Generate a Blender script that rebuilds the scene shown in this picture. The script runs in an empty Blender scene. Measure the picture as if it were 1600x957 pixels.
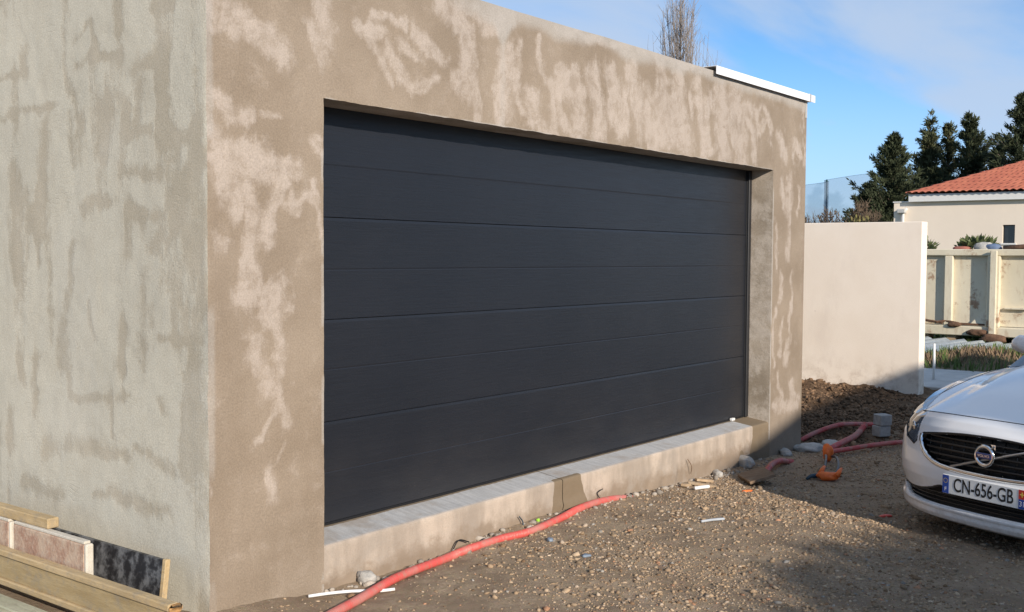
import bpy, math
import numpy as np
from mathutils import Matrix, Vector
R = math.radians
rng = np.random.default_rng(7)
sc = bpy.context.scene
COL = sc.collection

# ---------------------------------------------------------------- camera
cam = bpy.data.objects.new('camera', bpy.data.cameras.new('camera'))
COL.objects.link(cam)
cam.data.sensor_width = 36; cam.data.sensor_fit = 'HORIZONTAL'; cam.data.lens = 38.25
cam.data.clip_start = 0.05; cam.data.clip_end = 6000
def cam_basis(yaw, pitch, roll):
    fw = Vector((math.sin(yaw)*math.cos(pitch), math.cos(yaw)*math.cos(pitch), math.sin(pitch)))
    r = fw.cross(Vector((0, 0, 1))).normalized(); u = r.cross(fw)
    c, s = math.cos(roll), math.sin(roll)
    return c*r+s*u, c*u-s*r, fw
r_, u_, f_ = cam_basis(R(52.598), R(-2.654), R(0.366))
cam.matrix_world = Matrix(((r_.x, u_.x, -f_.x, -2.842), (r_.y, u_.y, -f_.y, -3.778), (r_.z, u_.z, -f_.z, 1.611), (0, 0, 0, 1)))
sc.camera = cam

# ---------------------------------------------------------------- sky and sun
SUN_AZ, SUN_EL = R(27), R(20.8)          # the sun stands left of the garage's front normal, low
sun_dir = Vector((-math.sin(SUN_AZ)*math.cos(SUN_EL), -math.cos(SUN_AZ)*math.cos(SUN_EL), math.sin(SUN_EL)))
sun = bpy.data.objects.new('sun', bpy.data.lights.new('sun', 'SUN')); COL.objects.link(sun)
sun.data.energy = 3.6; sun.data.angle = R(0.9); sun.data.color = (1.0, 0.90, 0.785)
sun.rotation_euler = sun_dir.to_track_quat('Z', 'Y').to_euler(); sun.location = (-6, -12, 9)
w = bpy.data.worlds.new('World'); sc.world = w; w.use_nodes = True
nt = w.node_tree; nt.nodes.clear()
def N(tree, typ, **k):
    n = tree.nodes.new(typ)
    for a, v in k.items():
        if a.startswith('i_'):
            key = a[2:]; key = int(key) if key.isdigit() else key
            n.inputs[key].default_value = v
        else: setattr(n, a, v)
    return n
wo = N(nt, 'ShaderNodeOutputWorld'); bg = N(nt, 'ShaderNodeBackground'); bg.inputs['Strength'].default_value = 0.15
sky = N(nt, 'ShaderNodeTexSky'); sky.sky_type = 'NISHITA'; sky.sun_disc = False
sky.sun_elevation = SUN_EL; sky.sun_rotation = R(180+27); sky.altitude = 150; sky.air_density = 0.6; sky.dust_density = 0.0; sky.ozone_density = 6.0
tc = N(nt, 'ShaderNodeTexCoord'); sep = N(nt, 'ShaderNodeSeparateXYZ'); nt.links.new(tc.outputs['Generated'], sep.inputs[0])
zz = N(nt, 'ShaderNodeMath', operation='ADD', i_1=0.22); nt.links.new(sep.outputs['Z'], zz.inputs[0])
zm = N(nt, 'ShaderNodeMath', operation='MAXIMUM', i_1=0.05); nt.links.new(zz.outputs[0], zm.inputs[0])
cmb = N(nt, 'ShaderNodeCombineXYZ')
for i, a in enumerate('XY'):
    d = N(nt, 'ShaderNodeMath', operation='DIVIDE'); nt.links.new(sep.outputs[a], d.inputs[0]); nt.links.new(zm.outputs[0], d.inputs[1]); nt.links.new(d.outputs[0], cmb.inputs[i])
n1 = N(nt, 'ShaderNodeTexNoise', i_Scale=1.1, i_Detail=8.0, i_Roughness=0.52, i_Distortion=0.4)
mp = N(nt, 'ShaderNodeMapping'); mp.inputs['Rotation'].default_value = (0, 0, 0.5); mp.inputs['Scale'].default_value = (0.7, 1.5, 1); mp.inputs['Location'].default_value = (2.2, -3.3, 0)
nt.links.new(cmb.outputs[0], mp.inputs[0]); nt.links.new(mp.outputs[0], n1.inputs['Vector'])
cr = N(nt, 'ShaderNodeMapRange', interpolation_type='SMOOTHSTEP'); cr.inputs['From Min'].default_value = 0.36; cr.inputs['From Max'].default_value = 0.62; cr.inputs['To Max'].default_value = 0.85
nt.links.new(n1.outputs['Fac'], cr.inputs['Value'])
hz = N(nt, 'ShaderNodeMapRange', interpolation_type='SMOOTHSTEP'); nt.links.new(sep.outputs['Z'], hz.inputs['Value'])
for k_, v_ in (('From Min', .0), ('From Max', .20), ('To Min', .80), ('To Max', .0)): hz.inputs[k_].default_value = v_
mxx = N(nt, 'ShaderNodeMath', operation='MAXIMUM'); nt.links.new(cr.outputs[0], mxx.inputs[0]); nt.links.new(hz.outputs[0], mxx.inputs[1])
mx = N(nt, 'ShaderNodeMix', data_type='RGBA'); nt.links.new(mxx.outputs[0], mx.inputs['Factor'])
tint = N(nt, 'ShaderNodeMix', data_type='RGBA', blend_type='MULTIPLY', i_Factor=1.0); nt.links.new(sky.outputs[0], tint.inputs['A']); tint.inputs['B'].default_value = (.90, .94, .80, 1)
nt.links.new(tint.outputs['Result'], mx.inputs['A']); mx.inputs['B'].default_value = (2.35, 2.85, 3.65, 1)
nt.links.new(mx.outputs['Result'], bg.inputs['Color']); nt.links.new(bg.outputs[0], wo.inputs['Surface'])
sc.view_settings.view_transform = 'Standard'; sc.view_settings.look = 'None'; sc.view_settings.gamma = 1; sc.view_settings.use_curve_mapping = False
sc.view_settings.exposure = 0.58
sc.cycles.use_denoising = True
sc.cycles.max_bounces = 6

# ---------------------------------------------------------------- helpers
def hash2(ix, iy, seed):
    h = (ix.astype(np.int64)*374761393 + iy.astype(np.int64)*668265263 + seed*1442695041) & 0x7fffffff
    h = ((h ^ (h >> 13))*1274126177) & 0x7fffffff
    h = (h ^ (h >> 16)) & 0xffffff
    return h/float(0xffffff)
def vnoise(x, y, seed=0):
    x = np.asarray(x, float); y = np.asarray(y, float)
    ix, iy = np.floor(x), np.floor(y); fx, fy = x-ix, y-iy
    fx = fx*fx*(3-2*fx); fy = fy*fy*(3-2*fy)
    a = hash2(ix, iy, seed); b = hash2(ix+1, iy, seed); c = hash2(ix, iy+1, seed); d = hash2(ix+1, iy+1, seed)
    return (a*(1-fx)+b*fx)*(1-fy)+(c*(1-fx)+d*fx)*fy
def fbm(x, y, oct=4, seed=0, gain=.5):
    s = 0; a = 1; t = 0
    for o in range(oct):
        s = s+a*vnoise(np.asarray(x)*2**o, np.asarray(y)*2**o, seed+o*17); t += a; a *= gain
    return s/t
def sstep(a, b, x):
    t = np.clip((np.asarray(x, float)-a)/(b-a), 0, 1); return t*t*(3-2*t)
def tag(o, label=None, cat=None, group=None, kind=None):
    for k, v in (('label', label), ('category', cat), ('group', group), ('kind', kind)):
        if v: o[k] = v
    return o
def empty(name, loc=(0, 0, 0), rz=0, parent=None):
    o = bpy.data.objects.new(name, None); COL.objects.link(o); o.location = loc; o.rotation_euler = (0, 0, rz); o.empty_display_size = .1
    if parent: o.parent = parent
    return o
def mesh(name, verts, faces, smooth=False):
    me = bpy.data.meshes.new(name)
    if isinstance(faces, np.ndarray):
        v = np.asarray(verts, np.float32); k = faces.shape[1]
        me.vertices.add(len(v)); me.vertices.foreach_set('co', v.ravel())
        me.loops.add(faces.size); me.loops.foreach_set('vertex_index', faces.astype(np.int32).ravel())
        me.polygons.add(len(faces)); me.polygons.foreach_set('loop_start', np.arange(0, faces.size, k, dtype=np.int32))
        me.update(calc_edges=True)
    else:
        me.from_pydata([tuple(map(float, v)) for v in verts], [], faces)
    if smooth: me.polygons.foreach_set('use_smooth', np.ones(len(me.polygons), bool))
    me.validate(); me.update()
    return me
def obj(name, verts, faces, mat, parent=None, smooth=False, local=False, attrs=None):
    """one mesh object; verts in world space unless local (then in the parent's space)"""
    verts = np.asarray(verts, float)
    if parent is not None and not local:
        l = Vector((0, 0, 0)); p = parent
        while p: l = l+p.location; p = p.parent
        verts = verts-np.array(l)
    me = mesh(name, verts, faces, smooth)
    for k, a in (attrs or {}).items():
        if a.ndim == 1:
            t = me.attributes.new(k, 'FLOAT', 'POINT'); t.data.foreach_set('value', a.astype(np.float32))
        else:
            t = me.attributes.new(k, 'FLOAT_COLOR', 'POINT'); t.data.foreach_set('color', np.c_[a, np.ones(len(a))].astype(np.float32).ravel())
    o = bpy.data.objects.new(name, me); COL.objects.link(o)
    if mat: me.materials.append(mat)
    if parent: o.parent = parent
    return o
class MB:
    def __init__(s): s.v = []; s.f = []
    def add(s, v, f):
        n = len(s.v); s.v += [tuple(map(float, q)) for q in v]; s.f += [tuple(i+n for i in q) for q in f]; return s
    def box(s, x0, x1, y0, y1, z0, z1, c=0.0, M=None):
        """box with chamfered edges"""
        if c <= 0:
            v = [(x, y, z) for x in (x0, x1) for y in (y0, y1) for z in (z0, z1)]
            f = [(0, 1, 3, 2), (4, 6, 7, 5), (0, 4, 5, 1), (2, 3, 7, 6), (0, 2, 6, 4), (1, 5, 7, 3)]
        else:
            v = []; idx = {}
            X, Y, Z = (x0, x1), (y0, y1), (z0, z1); sg = (1, -1)
            for i in (0, 1):
                for j in (0, 1):
                    for k in (0, 1):
                        for a in range(3):
                            idx[i, j, k, a] = len(v)
                            v.append((X[i]+sg[i]*c*(a != 0), Y[j]+sg[j]*c*(a != 1), Z[k]+sg[k]*c*(a != 2)))
            f = []
            for a, (p, q) in enumerate(((1, 2), (0, 2), (0, 1))):
                for e in (0, 1):
                    quad = []
                    for b1, b2 in ((0, 0), (0, 1), (1, 1), (1, 0)):
                        t = [0, 0, 0]; t[a] = e; t[p] = b1; t[q] = b2; quad.append(idx[t[0], t[1], t[2], a])
                    f.append(tuple(quad))
            for a, (p, q) in enumerate(((1, 2), (0, 2), (0, 1))):
                for b1 in (0, 1):
                    for b2 in (0, 1):
                        t0 = [0, 0, 0]; t1 = [0, 0, 0]; t0[a] = 0; t1[a] = 1; t0[p] = t1[p] = b1; t0[q] = t1[q] = b2
                        f.append((idx[(*t0, p)], idx[(*t1, p)], idx[(*t1, q)], idx[(*t0, q)]))
            for i in (0, 1):
                for j in (0, 1):
                    for k in (0, 1): f.append((idx[i, j, k, 0], idx[i, j, k, 1], idx[i, j, k, 2]))
        if M is not None: v = [tuple(M @ Vector(q)) for q in v]
        return s.add(v, f)
    def tube(s, pts, rad, n=10, cap=True):
        pts = [Vector(p) for p in pts]; m = len(pts); rad = list(rad) if hasattr(rad, '__len__') else [rad]*m
        up = None; rings = []
        for i, p in enumerate(pts):
            t = (pts[min(i+1, m-1)]-pts[max(i-1, 0)]).normalized()
            if up is None: up = t.orthogonal().normalized()
            up = (up-t*up.dot(t)).normalized(); b = t.cross(up)
            rings.append([tuple(p+(up*math.cos(a)+b*math.sin(a))*float(rad[i])) for a in np.linspace(0, 2*math.pi, n, endpoint=False)])
        v = [q for rg in rings for q in rg]; f = []
        for i in range(m-1):
            for j in range(n): f.append((i*n+j, i*n+(j+1) % n, (i+1)*n+(j+1) % n, (i+1)*n+j))
        if cap: f += [tuple(reversed(range(n))), tuple(range((m-1)*n, m*n))]
        return s.add(v, f)
    def build(s, name, mat, parent=None, smooth=False, local=False):
        o = obj(name, s.v, s.f, mat, parent, smooth, local)
        return o
def fix_normals(o):
    import bmesh
    b = bmesh.new(); b.from_mesh(o.data); bmesh.ops.recalc_face_normals(b, faces=b.faces); b.to_mesh(o.data); b.free(); return o
def smooth_by_angle(o, ang=35):
    fix_normals(o)
    o.data.polygons.foreach_set('use_smooth', np.ones(len(o.data.polygons), bool))
    o.data.set_sharp_from_angle(angle=R(ang)); return o
def spline(pts, n):
    P = np.array(pts, float); m = len(P); t = np.linspace(0, m-1, n); i = np.clip(t.astype(int), 0, m-2); u = (t-i)[:, None]
    p0 = P[np.maximum(i-1, 0)]; p1 = P[i]; p2 = P[i+1]; p3 = P[np.minimum(i+2, m-1)]
    return .5*((2*p1)+(-p0+p2)*u+(2*p0-5*p1+4*p2-p3)*u**2+(-p0+3*p1-3*p2+p3)*u**3)
def grid_faces(nu, nv, keep=None):
    i, j = np.meshgrid(np.arange(nu-1), np.arange(nv-1), indexing='ij')
    f = np.stack([i*nv+j, (i+1)*nv+j, (i+1)*nv+j+1, i*nv+j+1], -1).reshape(-1, 4)
    return f if keep is None else f[keep.ravel()]

# ---------------------------------------------------------------- materials
def mat_new(name):
    m = bpy.data.materials.new(name); m.use_nodes = True; t = m.node_tree
    return m, t, t.nodes['Principled BSDF']
def L(t, a, b): t.links.new(a, b)
def noise(t, scale, detail=4, rough=.55, coord='Object', mscale=None, dist=0):
    c = N(t, 'ShaderNodeTexCoord'); n = N(t, 'ShaderNodeTexNoise', i_Scale=scale, i_Detail=detail, i_Roughness=rough, i_Distortion=dist); o = c.outputs[coord]
    if mscale:
        m = N(t, 'ShaderNodeMapping'); m.inputs['Scale'].default_value = mscale; L(t, o, m.inputs[0]); o = m.outputs[0]
    L(t, o, n.inputs['Vector']); return n.outputs['Fac']
def ramp(t, fac, stops, interp='LINEAR'):
    n = N(t, 'ShaderNodeValToRGB'); e = n.color_ramp.elements; n.color_ramp.interpolation = interp
    while len(e) < len(stops): e.new(.5)
    for q, (p, c) in zip(e, stops): q.position = p; q.color = (*c, 1) if len(c) == 3 else c
    L(t, fac, n.inputs[0]); return n.outputs['Color']
def mixc(t, fac, a, b, blend='MIX'):
    n = N(t, 'ShaderNodeMix', data_type='RGBA', blend_type=blend)
    for k, v in (('Factor', fac), ('A', a), ('B', b)):
        if hasattr(v, 'is_linked') or hasattr(v, 'links'): L(t, v, n.inputs[k])
        elif k == 'Factor': n.inputs[k].default_value = v
        else: n.inputs[k].default_value = (*v, 1)
    return n.outputs['Result']
def mth(t, op, a, b=0.0):
    n = N(t, 'ShaderNodeMath', operation=op)
    for i, v in enumerate((a, b)):
        if hasattr(v, 'links'): L(t, v, n.inputs[i])
        else: n.inputs[i].default_value = v
    return n.outputs[0]
def bump(t, p, h, dist=.01, strength=1):
    b = N(t, 'ShaderNodeBump'); b.inputs['Distance'].default_value = dist; b.inputs['Strength'].default_value = strength
    L(t, h, b.inputs['Height']); L(t, b.outputs[0], p.inputs['Normal'])
def attr(t, name): return N(t, 'ShaderNodeAttribute', attribute_name=name)
def maprange(t, v, a, b, c=0, d=1, smooth=True):
    n = N(t, 'ShaderNodeMapRange', interpolation_type='SMOOTHSTEP' if smooth else 'LINEAR')
    for k, q in (('From Min', a), ('From Max', b), ('To Min', c), ('To Max', d)): n.inputs[k].default_value = q
    L(t, v, n.inputs['Value']); return n.outputs[0]
def simple(name, col, rough=.6, metal=0, var=.15, scale=8, bumpd=0, coat=0, spec=.5):
    m, t, p = mat_new(name)
    c2 = tuple(min(1, x*(1+var)) for x in col); c1 = tuple(x*(1-var) for x in col)
    L(t, ramp(t, noise(t, scale, 6, .65), [(.3, c1), (.7, c2)]), p.inputs['Base Color'])
    p.inputs['Roughness'].default_value = rough; p.inputs['Metallic'].default_value = metal; p.inputs['Coat Weight'].default_value = coat; p.inputs['Coat Roughness'].default_value = .03
    p.inputs['Specular IOR Level'].default_value = spec
    if bumpd: bump(t, p, noise(t, scale*6, 4), bumpd)
    return m
def plaster(name, dark, mid, light, grey, streak=(30, 30, 6), mott=.38):
    m, t, p = mat_new(name)
    a = attr(t, 'patch').outputs['Fac']; g = attr(t, 'pale').outputs['Fac']
    n1 = noise(t, 17, 8, .72); n2 = noise(t, 6, 6, .65, mscale=streak and (1, 1, .3), dist=.6); n3 = noise(t, 130, 3, .6); n4 = noise(t, 2.2, 5, .6); n6 = noise(t, 40, 5, .7, mscale=streak and (1, 1, .12))
    v = mth(t, 'ADD', a, mth(t, 'MULTIPLY', mth(t, 'SUBTRACT', n1, .5), .95))
    v = mth(t, 'ADD', v, mth(t, 'MULTIPLY', mth(t, 'SUBTRACT', n2, .5), .75))
    v = mth(t, 'ADD', v, mth(t, 'MULTIPLY', mth(t, 'SUBTRACT', n6, .5), .35))
    fac = mth(t, 'MULTIPLY', maprange(t, v, .27, .70), maprange(t, n2, .25, .6, .70, 1.0))
    n7 = noise(t, 9, 9, .75, dist=.4)
    fac = mth(t, 'MULTIPLY', fac, maprange(t, n7, .36, .56, mott, 1.0))
    base = mixc(t, maprange(t, n4, .35, .65), dark, mid); base = mixc(t, maprange(t, n7, .52, .72, 0, .35 if mott < .5 else .2), base, light)
    c = mixc(t, fac, base, light)
    gv = mth(t, 'ADD', g, mth(t, 'MULTIPLY', mth(t, 'SUBTRACT', n1, .5), .3))
    c = mixc(t, maprange(t, gv, .35, .8, 0, .75), c, grey)
    fine = maprange(t, n3, .25, .75, .80, 1.16, False)
    vm = N(t, 'ShaderNodeVectorMath', operation='SCALE'); L(t, c, vm.inputs[0]); L(t, fine, vm.inputs['Scale'])
    n5 = maprange(t, noise(t, 1.1, 3), .3, .7, .92, 1.07, False)
    vm2 = N(t, 'ShaderNodeVectorMath', operation='SCALE'); L(t, vm.outputs[0], vm2.inputs[0]); L(t, n5, vm2.inputs['Scale'])
    L(t, vm2.outputs[0], p.inputs['Base Color']); p.inputs['Roughness'].default_value = .92; p.inputs['Specular IOR Level'].default_value = .2
    tcw = N(t, 'ShaderNodeTexCoord'); wv = N(t, 'ShaderNodeTexWave', i_Scale=13.0, i_Distortion=9.0, i_Detail=3.0); wv.inputs['Detail Scale'].default_value = .8; wv.bands_direction = 'Z'; L(t, tcw.outputs['Object'], wv.inputs['Vector'])
    ridge = mth(t, 'MULTIPLY', maprange(t, wv.outputs['Fac'], .80, .97), maprange(t, noise(t, 3.1, 4, .6), .57, .70))
    cfin = mixc(t, mth(t, 'MULTIPLY', ridge, .14), vm2.outputs[0], dark); L(t, cfin, p.inputs['Base Color'])
    h = mth(t, 'ADD', mth(t, 'MULTIPLY', fac, .5), mth(t, 'MULTIPLY', n3, .5)); h = mth(t, 'SUBTRACT', h, mth(t, 'MULTIPLY', ridge, .22))
    h = mth(t, 'ADD', h, mth(t, 'MULTIPLY', n1, .5))
    bump(t, p, h, .0022)
    return m
M = {}
M['front'] = plaster('front_plaster', (.262, .207, .152), (.300, .242, .183), (.430, .364, .306), (.41, .38, .342))
M['side'] = plaster('side_plaster', (.415, .372, .288), (.45, .405, .32), (.545, .515, .425), (.535, .515, .45), mott=.78)
M['reveal'] = plaster('reveal_plaster', (.30, .25, .19), (.40, .34, .27), (.50, .44, .37), (.50, .46, .41), streak=None)
def concrete(name, col, wet):
    m, t, p = mat_new(name); a = attr(t, 'wet').outputs['Fac']; b = attr(t, 'top').outputs['Fac']
    n1 = noise(t, 30, 5, .65); n2 = noise(t, 6, 4, .6, mscale=(1, 1, .25)); n3 = noise(t, 160, 2)
    c = mixc(t, maprange(t, n2, .3, .7), tuple(x*.74 for x in col), tuple(x*1.15 for x in col))
    tcn = N(t, 'ShaderNodeTexCoord'); sp = noise(t, 14, 4, .6, mscale=(3, .4, 1))
    ct = mixc(t, maprange(t, sp, .3, .7), (.42, .42, .415), (.53, .53, .52))
    c = mixc(t, b, c, ct)
    v = mth(t, 'ADD', a, mth(t, 'MULTIPLY', mth(t, 'SUBTRACT', n1, .5), .35))
    c = mixc(t, maprange(t, v, .42, .58), c, wet)
    c = mixc(t, maprange(t, n3, .3, .8, 0, .25), c, (.2, .17, .13))
    tz = N(t, 'ShaderNodeSeparateXYZ'); L(t, tcn.outputs['Object'], tz.inputs[0])
    n9 = noise(t, 7, 6, .7); mud = mth(t, 'ADD', maprange(t, tz.outputs['Z'], .03, .19, 1, 0, False), mth(t, 'MULTIPLY', mth(t, 'SUBTRACT', n9, .5), 1.6))
    c = mixc(t, maprange(t, mud, .25, .9, 0, .85), c, (.25, .19, .135))
    c = mixc(t, maprange(t, noise(t, 3.3, 6, .7), .48, .68, 0, .7), c, (.35, .30, .25)); c = mixc(t, maprange(t, v, .42, .58, 0, .9), c, wet)
    L(t, c, p.inputs['Base Color']); p.inputs['Roughness'].default_value = .85; p.inputs['Specular IOR Level'].default_value = .3
    bump(t, p, mth(t, 'ADD', mth(t, 'MULTIPLY', n1, .6), mth(t, 'MULTIPLY', n3, .4)), .004)
    return m
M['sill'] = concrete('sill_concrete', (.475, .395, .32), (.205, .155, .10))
# anthracite door skin, fine horizontal grain
m, t, p = mat_new('door_anthracite'); M['door'] = m
g = noise(t, 90, 3, .6, mscale=(.06, 1, 1.2)); g2 = noise(t, 500, 2, .6, mscale=(.3, 1, 1)); g3 = noise(t, .9, 4)
dz = N(t, 'ShaderNodeSeparateXYZ'); dtc = N(t, 'ShaderNodeTexCoord'); L(t, dtc.outputs['Object'], dz.inputs[0])
dd = mth(t, 'MULTIPLY', maprange(t, dz.outputs['Z'], .25, .95, 1, .12), maprange(t, noise(t, 2.2, 5, .6, mscale=(.5, 1, 1)), .35, .70)); spk = maprange(t, noise(t, 85, 3, .6), .66, .76, 0, .5)
dcol = mixc(t, maprange(t, g3, .3, .7), (.013, .0152, .0205), (.0158, .018, .0238)); dcol = mixc(t, mth(t, 'MULTIPLY', dd, .028), dcol, (.36, .31, .25)); dcol = mixc(t, mth(t, 'MULTIPLY', spk, mth(t, 'MULTIPLY', dd, .22)), dcol, (.36, .31, .25))
L(t, dcol, p.inputs['Base Color']); p.inputs['Specular IOR Level'].default_value = .45
L(t, maprange(t, g, .3, .7, .33, .42), p.inputs['Roughness']); bump(t, p, mth(t, 'ADD', g, mth(t, 'MULTIPLY', g2, .5)), .0009)
M['rubber'] = simple('black_rubber', (.008, .008, .009), .6)
M['darkframe'] = simple('dark_frame_metal', (.016, .017, .02), .45)
M['white_metal'] = simple('white_lacquered_metal', (.82, .82, .82), .35, var=.03)
M['cream'] = simple('cream_render', (.66, .52, .42), .92, var=.05, scale=1.3, bumpd=.002, spec=.2)
M['cream_house'] = simple('pale_house_render', (.82, .71, .58), .92, var=.04, scale=.6, bumpd=.002, spec=.2)
M['white_paint'] = simple('white_paint', (.74, .73, .70), .6, var=.04)

# ---------------------------------------------------------------- ground
XL, XR, XE, ZT, ZO, ZS, D, ZB = .653, 5.644, 6.322, 2.997, 2.333, .235, .206, .263
def gz(x, y, fine=True):
    x = np.asarray(x, float); y = np.asarray(y, float)
    z = .03-.10*sstep(2.9, 4.9, x)-.02*sstep(-.3, -2.5, y)*(1-sstep(2.9, 4.9, x))
    near = sstep(-.35, 0, y)*sstep(.5, .0, y)*sstep(6.6, 5.8, x)
    z = z+near*(.030*(vnoise(x*1.6, y*0+3, 5)-.45))+.05*sstep(.75, .2, x)*near
    # turned-over soil between the garage and the cream wall
    soil = soilmask(x, y)
    z = z+soil*(.03+.13*(fbm(x*2.1, y*2.1, 4, 11)-.35)+.05*sstep(8.5, 10.2, x))
    z = z+.07*np.exp(-((x-9.2)/1.1)**2-((y-1.1)/.55)**2)
    # rank grass hummock and flat yard farther on
    z = z+.24*np.exp(-((x-14.6)/1.4)**2-((y-.55)/.9)**2)
    if fine:
        z = z+.022*(fbm(x*1.7, y*1.7, 2, 22)-.5)+.020*(fbm(x*4, y*4, 3, 21)-.5)+.010*(fbm(x*19, y*19, 2, 31)-.5)+soil*(.11*(fbm(x*7, y*7, 4, 41, .6)-.5)+.07*np.maximum(0, vnoise(x*5, y*5, 45)-.5)+.03*np.abs(fbm(x*22, y*22, 2, 46)-.5))
    return z
def soilmask(x, y):
    e = .25*(fbm(np.asarray(x)*1.5, np.asarray(y)*1.5, 3, 51)-.5)
    return sstep(6.35, 6.75, x+e+.25*(np.asarray(y)+.3))*sstep(11.2, 10.6, x+e)*sstep(-1.15, -.2, np.asarray(y)+e*2-.12*(np.asarray(x)-6.4))
def axis(segs):
    out = [segs[0][0]]
    for a, b, d in segs:
        n = max(1, int(round((b-a)/d))); out += list(np.linspace(a, b, n+1)[1:])
    return np.array(out)
xs = axis([(-900, -300, 150), (-300, -60, 40), (-60, -10, 5), (-10, -2, .5), (-2, -.2, .12), (-.2, 7, .022), (7, 11, .03), (11, 16, .08), (16, 30, .5), (30, 100, 5), (100, 400, 50), (400, 1500, 220)])
ys = axis([(-900, -300, 150), (-300, -60, 40), (-60, -12, 4), (-12, -4.2, .5), (-4.2, -3, .1), (-3, .06, .022), (.06, 2.6, .045), (2.6, 12, .5), (12, 80, 5), (80, 400, 50), (400, 1500, 220)])
GX, GY = np.meshgrid(xs, ys, indexing='ij'); GX = GX.ravel(); GY = GY.ravel()
GZ = gz(GX, GY)
far = np.maximum(np.abs(GX-5), np.abs(GY)); GZ = np.where(far > 40, -.07, GZ)
inside = (GX > .05) & (GX < XE-.05) & (GY > .15) & (GY < 6.3)
GZ = np.where(inside, -.25, GZ)
m, t, p = mat_new('ground_earth'); M['ground'] = m
so = attr(t, 'soil').outputs['Fac']; gr = attr(t, 'grass').outputs['Fac']; lt = attr(t, 'grit').outputs['Fac']
a1 = noise(t, 3.0, 5, .6); a2 = noise(t, 45, 5, .7); a3 = noise(t, 160, 3, .7); a4 = noise(t, 11, 5, .6)
a5 = noise(t, 26, 6, .75); a2 = mth(t, 'ADD', mth(t, 'MULTIPLY', a2, .5), mth(t, 'MULTIPLY', a5, .5))
c = ramp(t, a2, [(.30, (.225, .168, .112)), (.5, (.355, .27, .185)), (.72, (.45, .355, .255)), (.85, (.53, .435, .33))])
c = mixc(t, maprange(t, lt, .2, .8, .0, .38), c, (.51, .40, .28))
c = mixc(t, maprange(t, a1, .42, .62, 0, .6), c, (.225, .165, .112))
vor = N(t, 'ShaderNodeTexVoronoi', i_Scale=70.0); tcn = N(t, 'ShaderNodeTexCoord'); L(t, tcn.outputs['Object'], vor.inputs['Vector'])
c = mixc(t, maprange(t, a3, .5, .75, 0, .5), c, vor.outputs['Color'], 'SOFT_LIGHT')
cs = ramp(t, a4, [(.25, (.060, .037, .022)), (.5, (.125, .078, .046)), (.75, (.20, .135, .082))])
cs = mixc(t, maprange(t, a2, .45, .75, 0, .5), cs, (.26, .175, .105))
c = mixc(t, so, c, cs)
cg = ramp(t, noise(t, 2.3, 6, .7), [(.3, (.10, .082, .045)), (.5, (.055, .066, .024)), (.7, (.036, .062, .016))])
c = mixc(t, gr, c, cg)
L(t, c, p.inputs['Base Color']); p.inputs['Roughness'].default_value = .95; p.inputs['Specular IOR Level'].default_value = .15
bump(t, p, mth(t, 'ADD', mth(t, 'MULTIPLY', a2, .7), mth(t, 'MULTIPLY', a3, .5)), .012)
grass_m = sstep(12.6, 13.6, GX+1.2*(fbm(GX*.8, GY*.8, 3, 61)-.5))*sstep(-6, -3, GY)*(.45+.55*sstep(.35, .6, fbm(GX*.5, GY*.5, 3, 62)))
grass_m = np.maximum(grass_m, sstep(20, 26, GX))
grass_m = np.maximum(grass_m, sstep(18, 40, np.maximum(np.abs(GX), np.abs(GY)))*.8)
grit_m = sstep(.35, .65, fbm(GX*.7+3, GY*.7, 3, 71))*sstep(1.0, 3.0, GX-.6*GY*0)*(1-soilmask(GX, GY))
ground = obj('ground', np.c_[GX, GY, GZ], grid_faces(len(xs), len(ys)), M['ground'], None, True, attrs=dict(soil=soilmask(GX, GY), grass=grass_m, grit=grit_m))
tag(ground, 'stony brown building-site ground', kind='structure')

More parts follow.
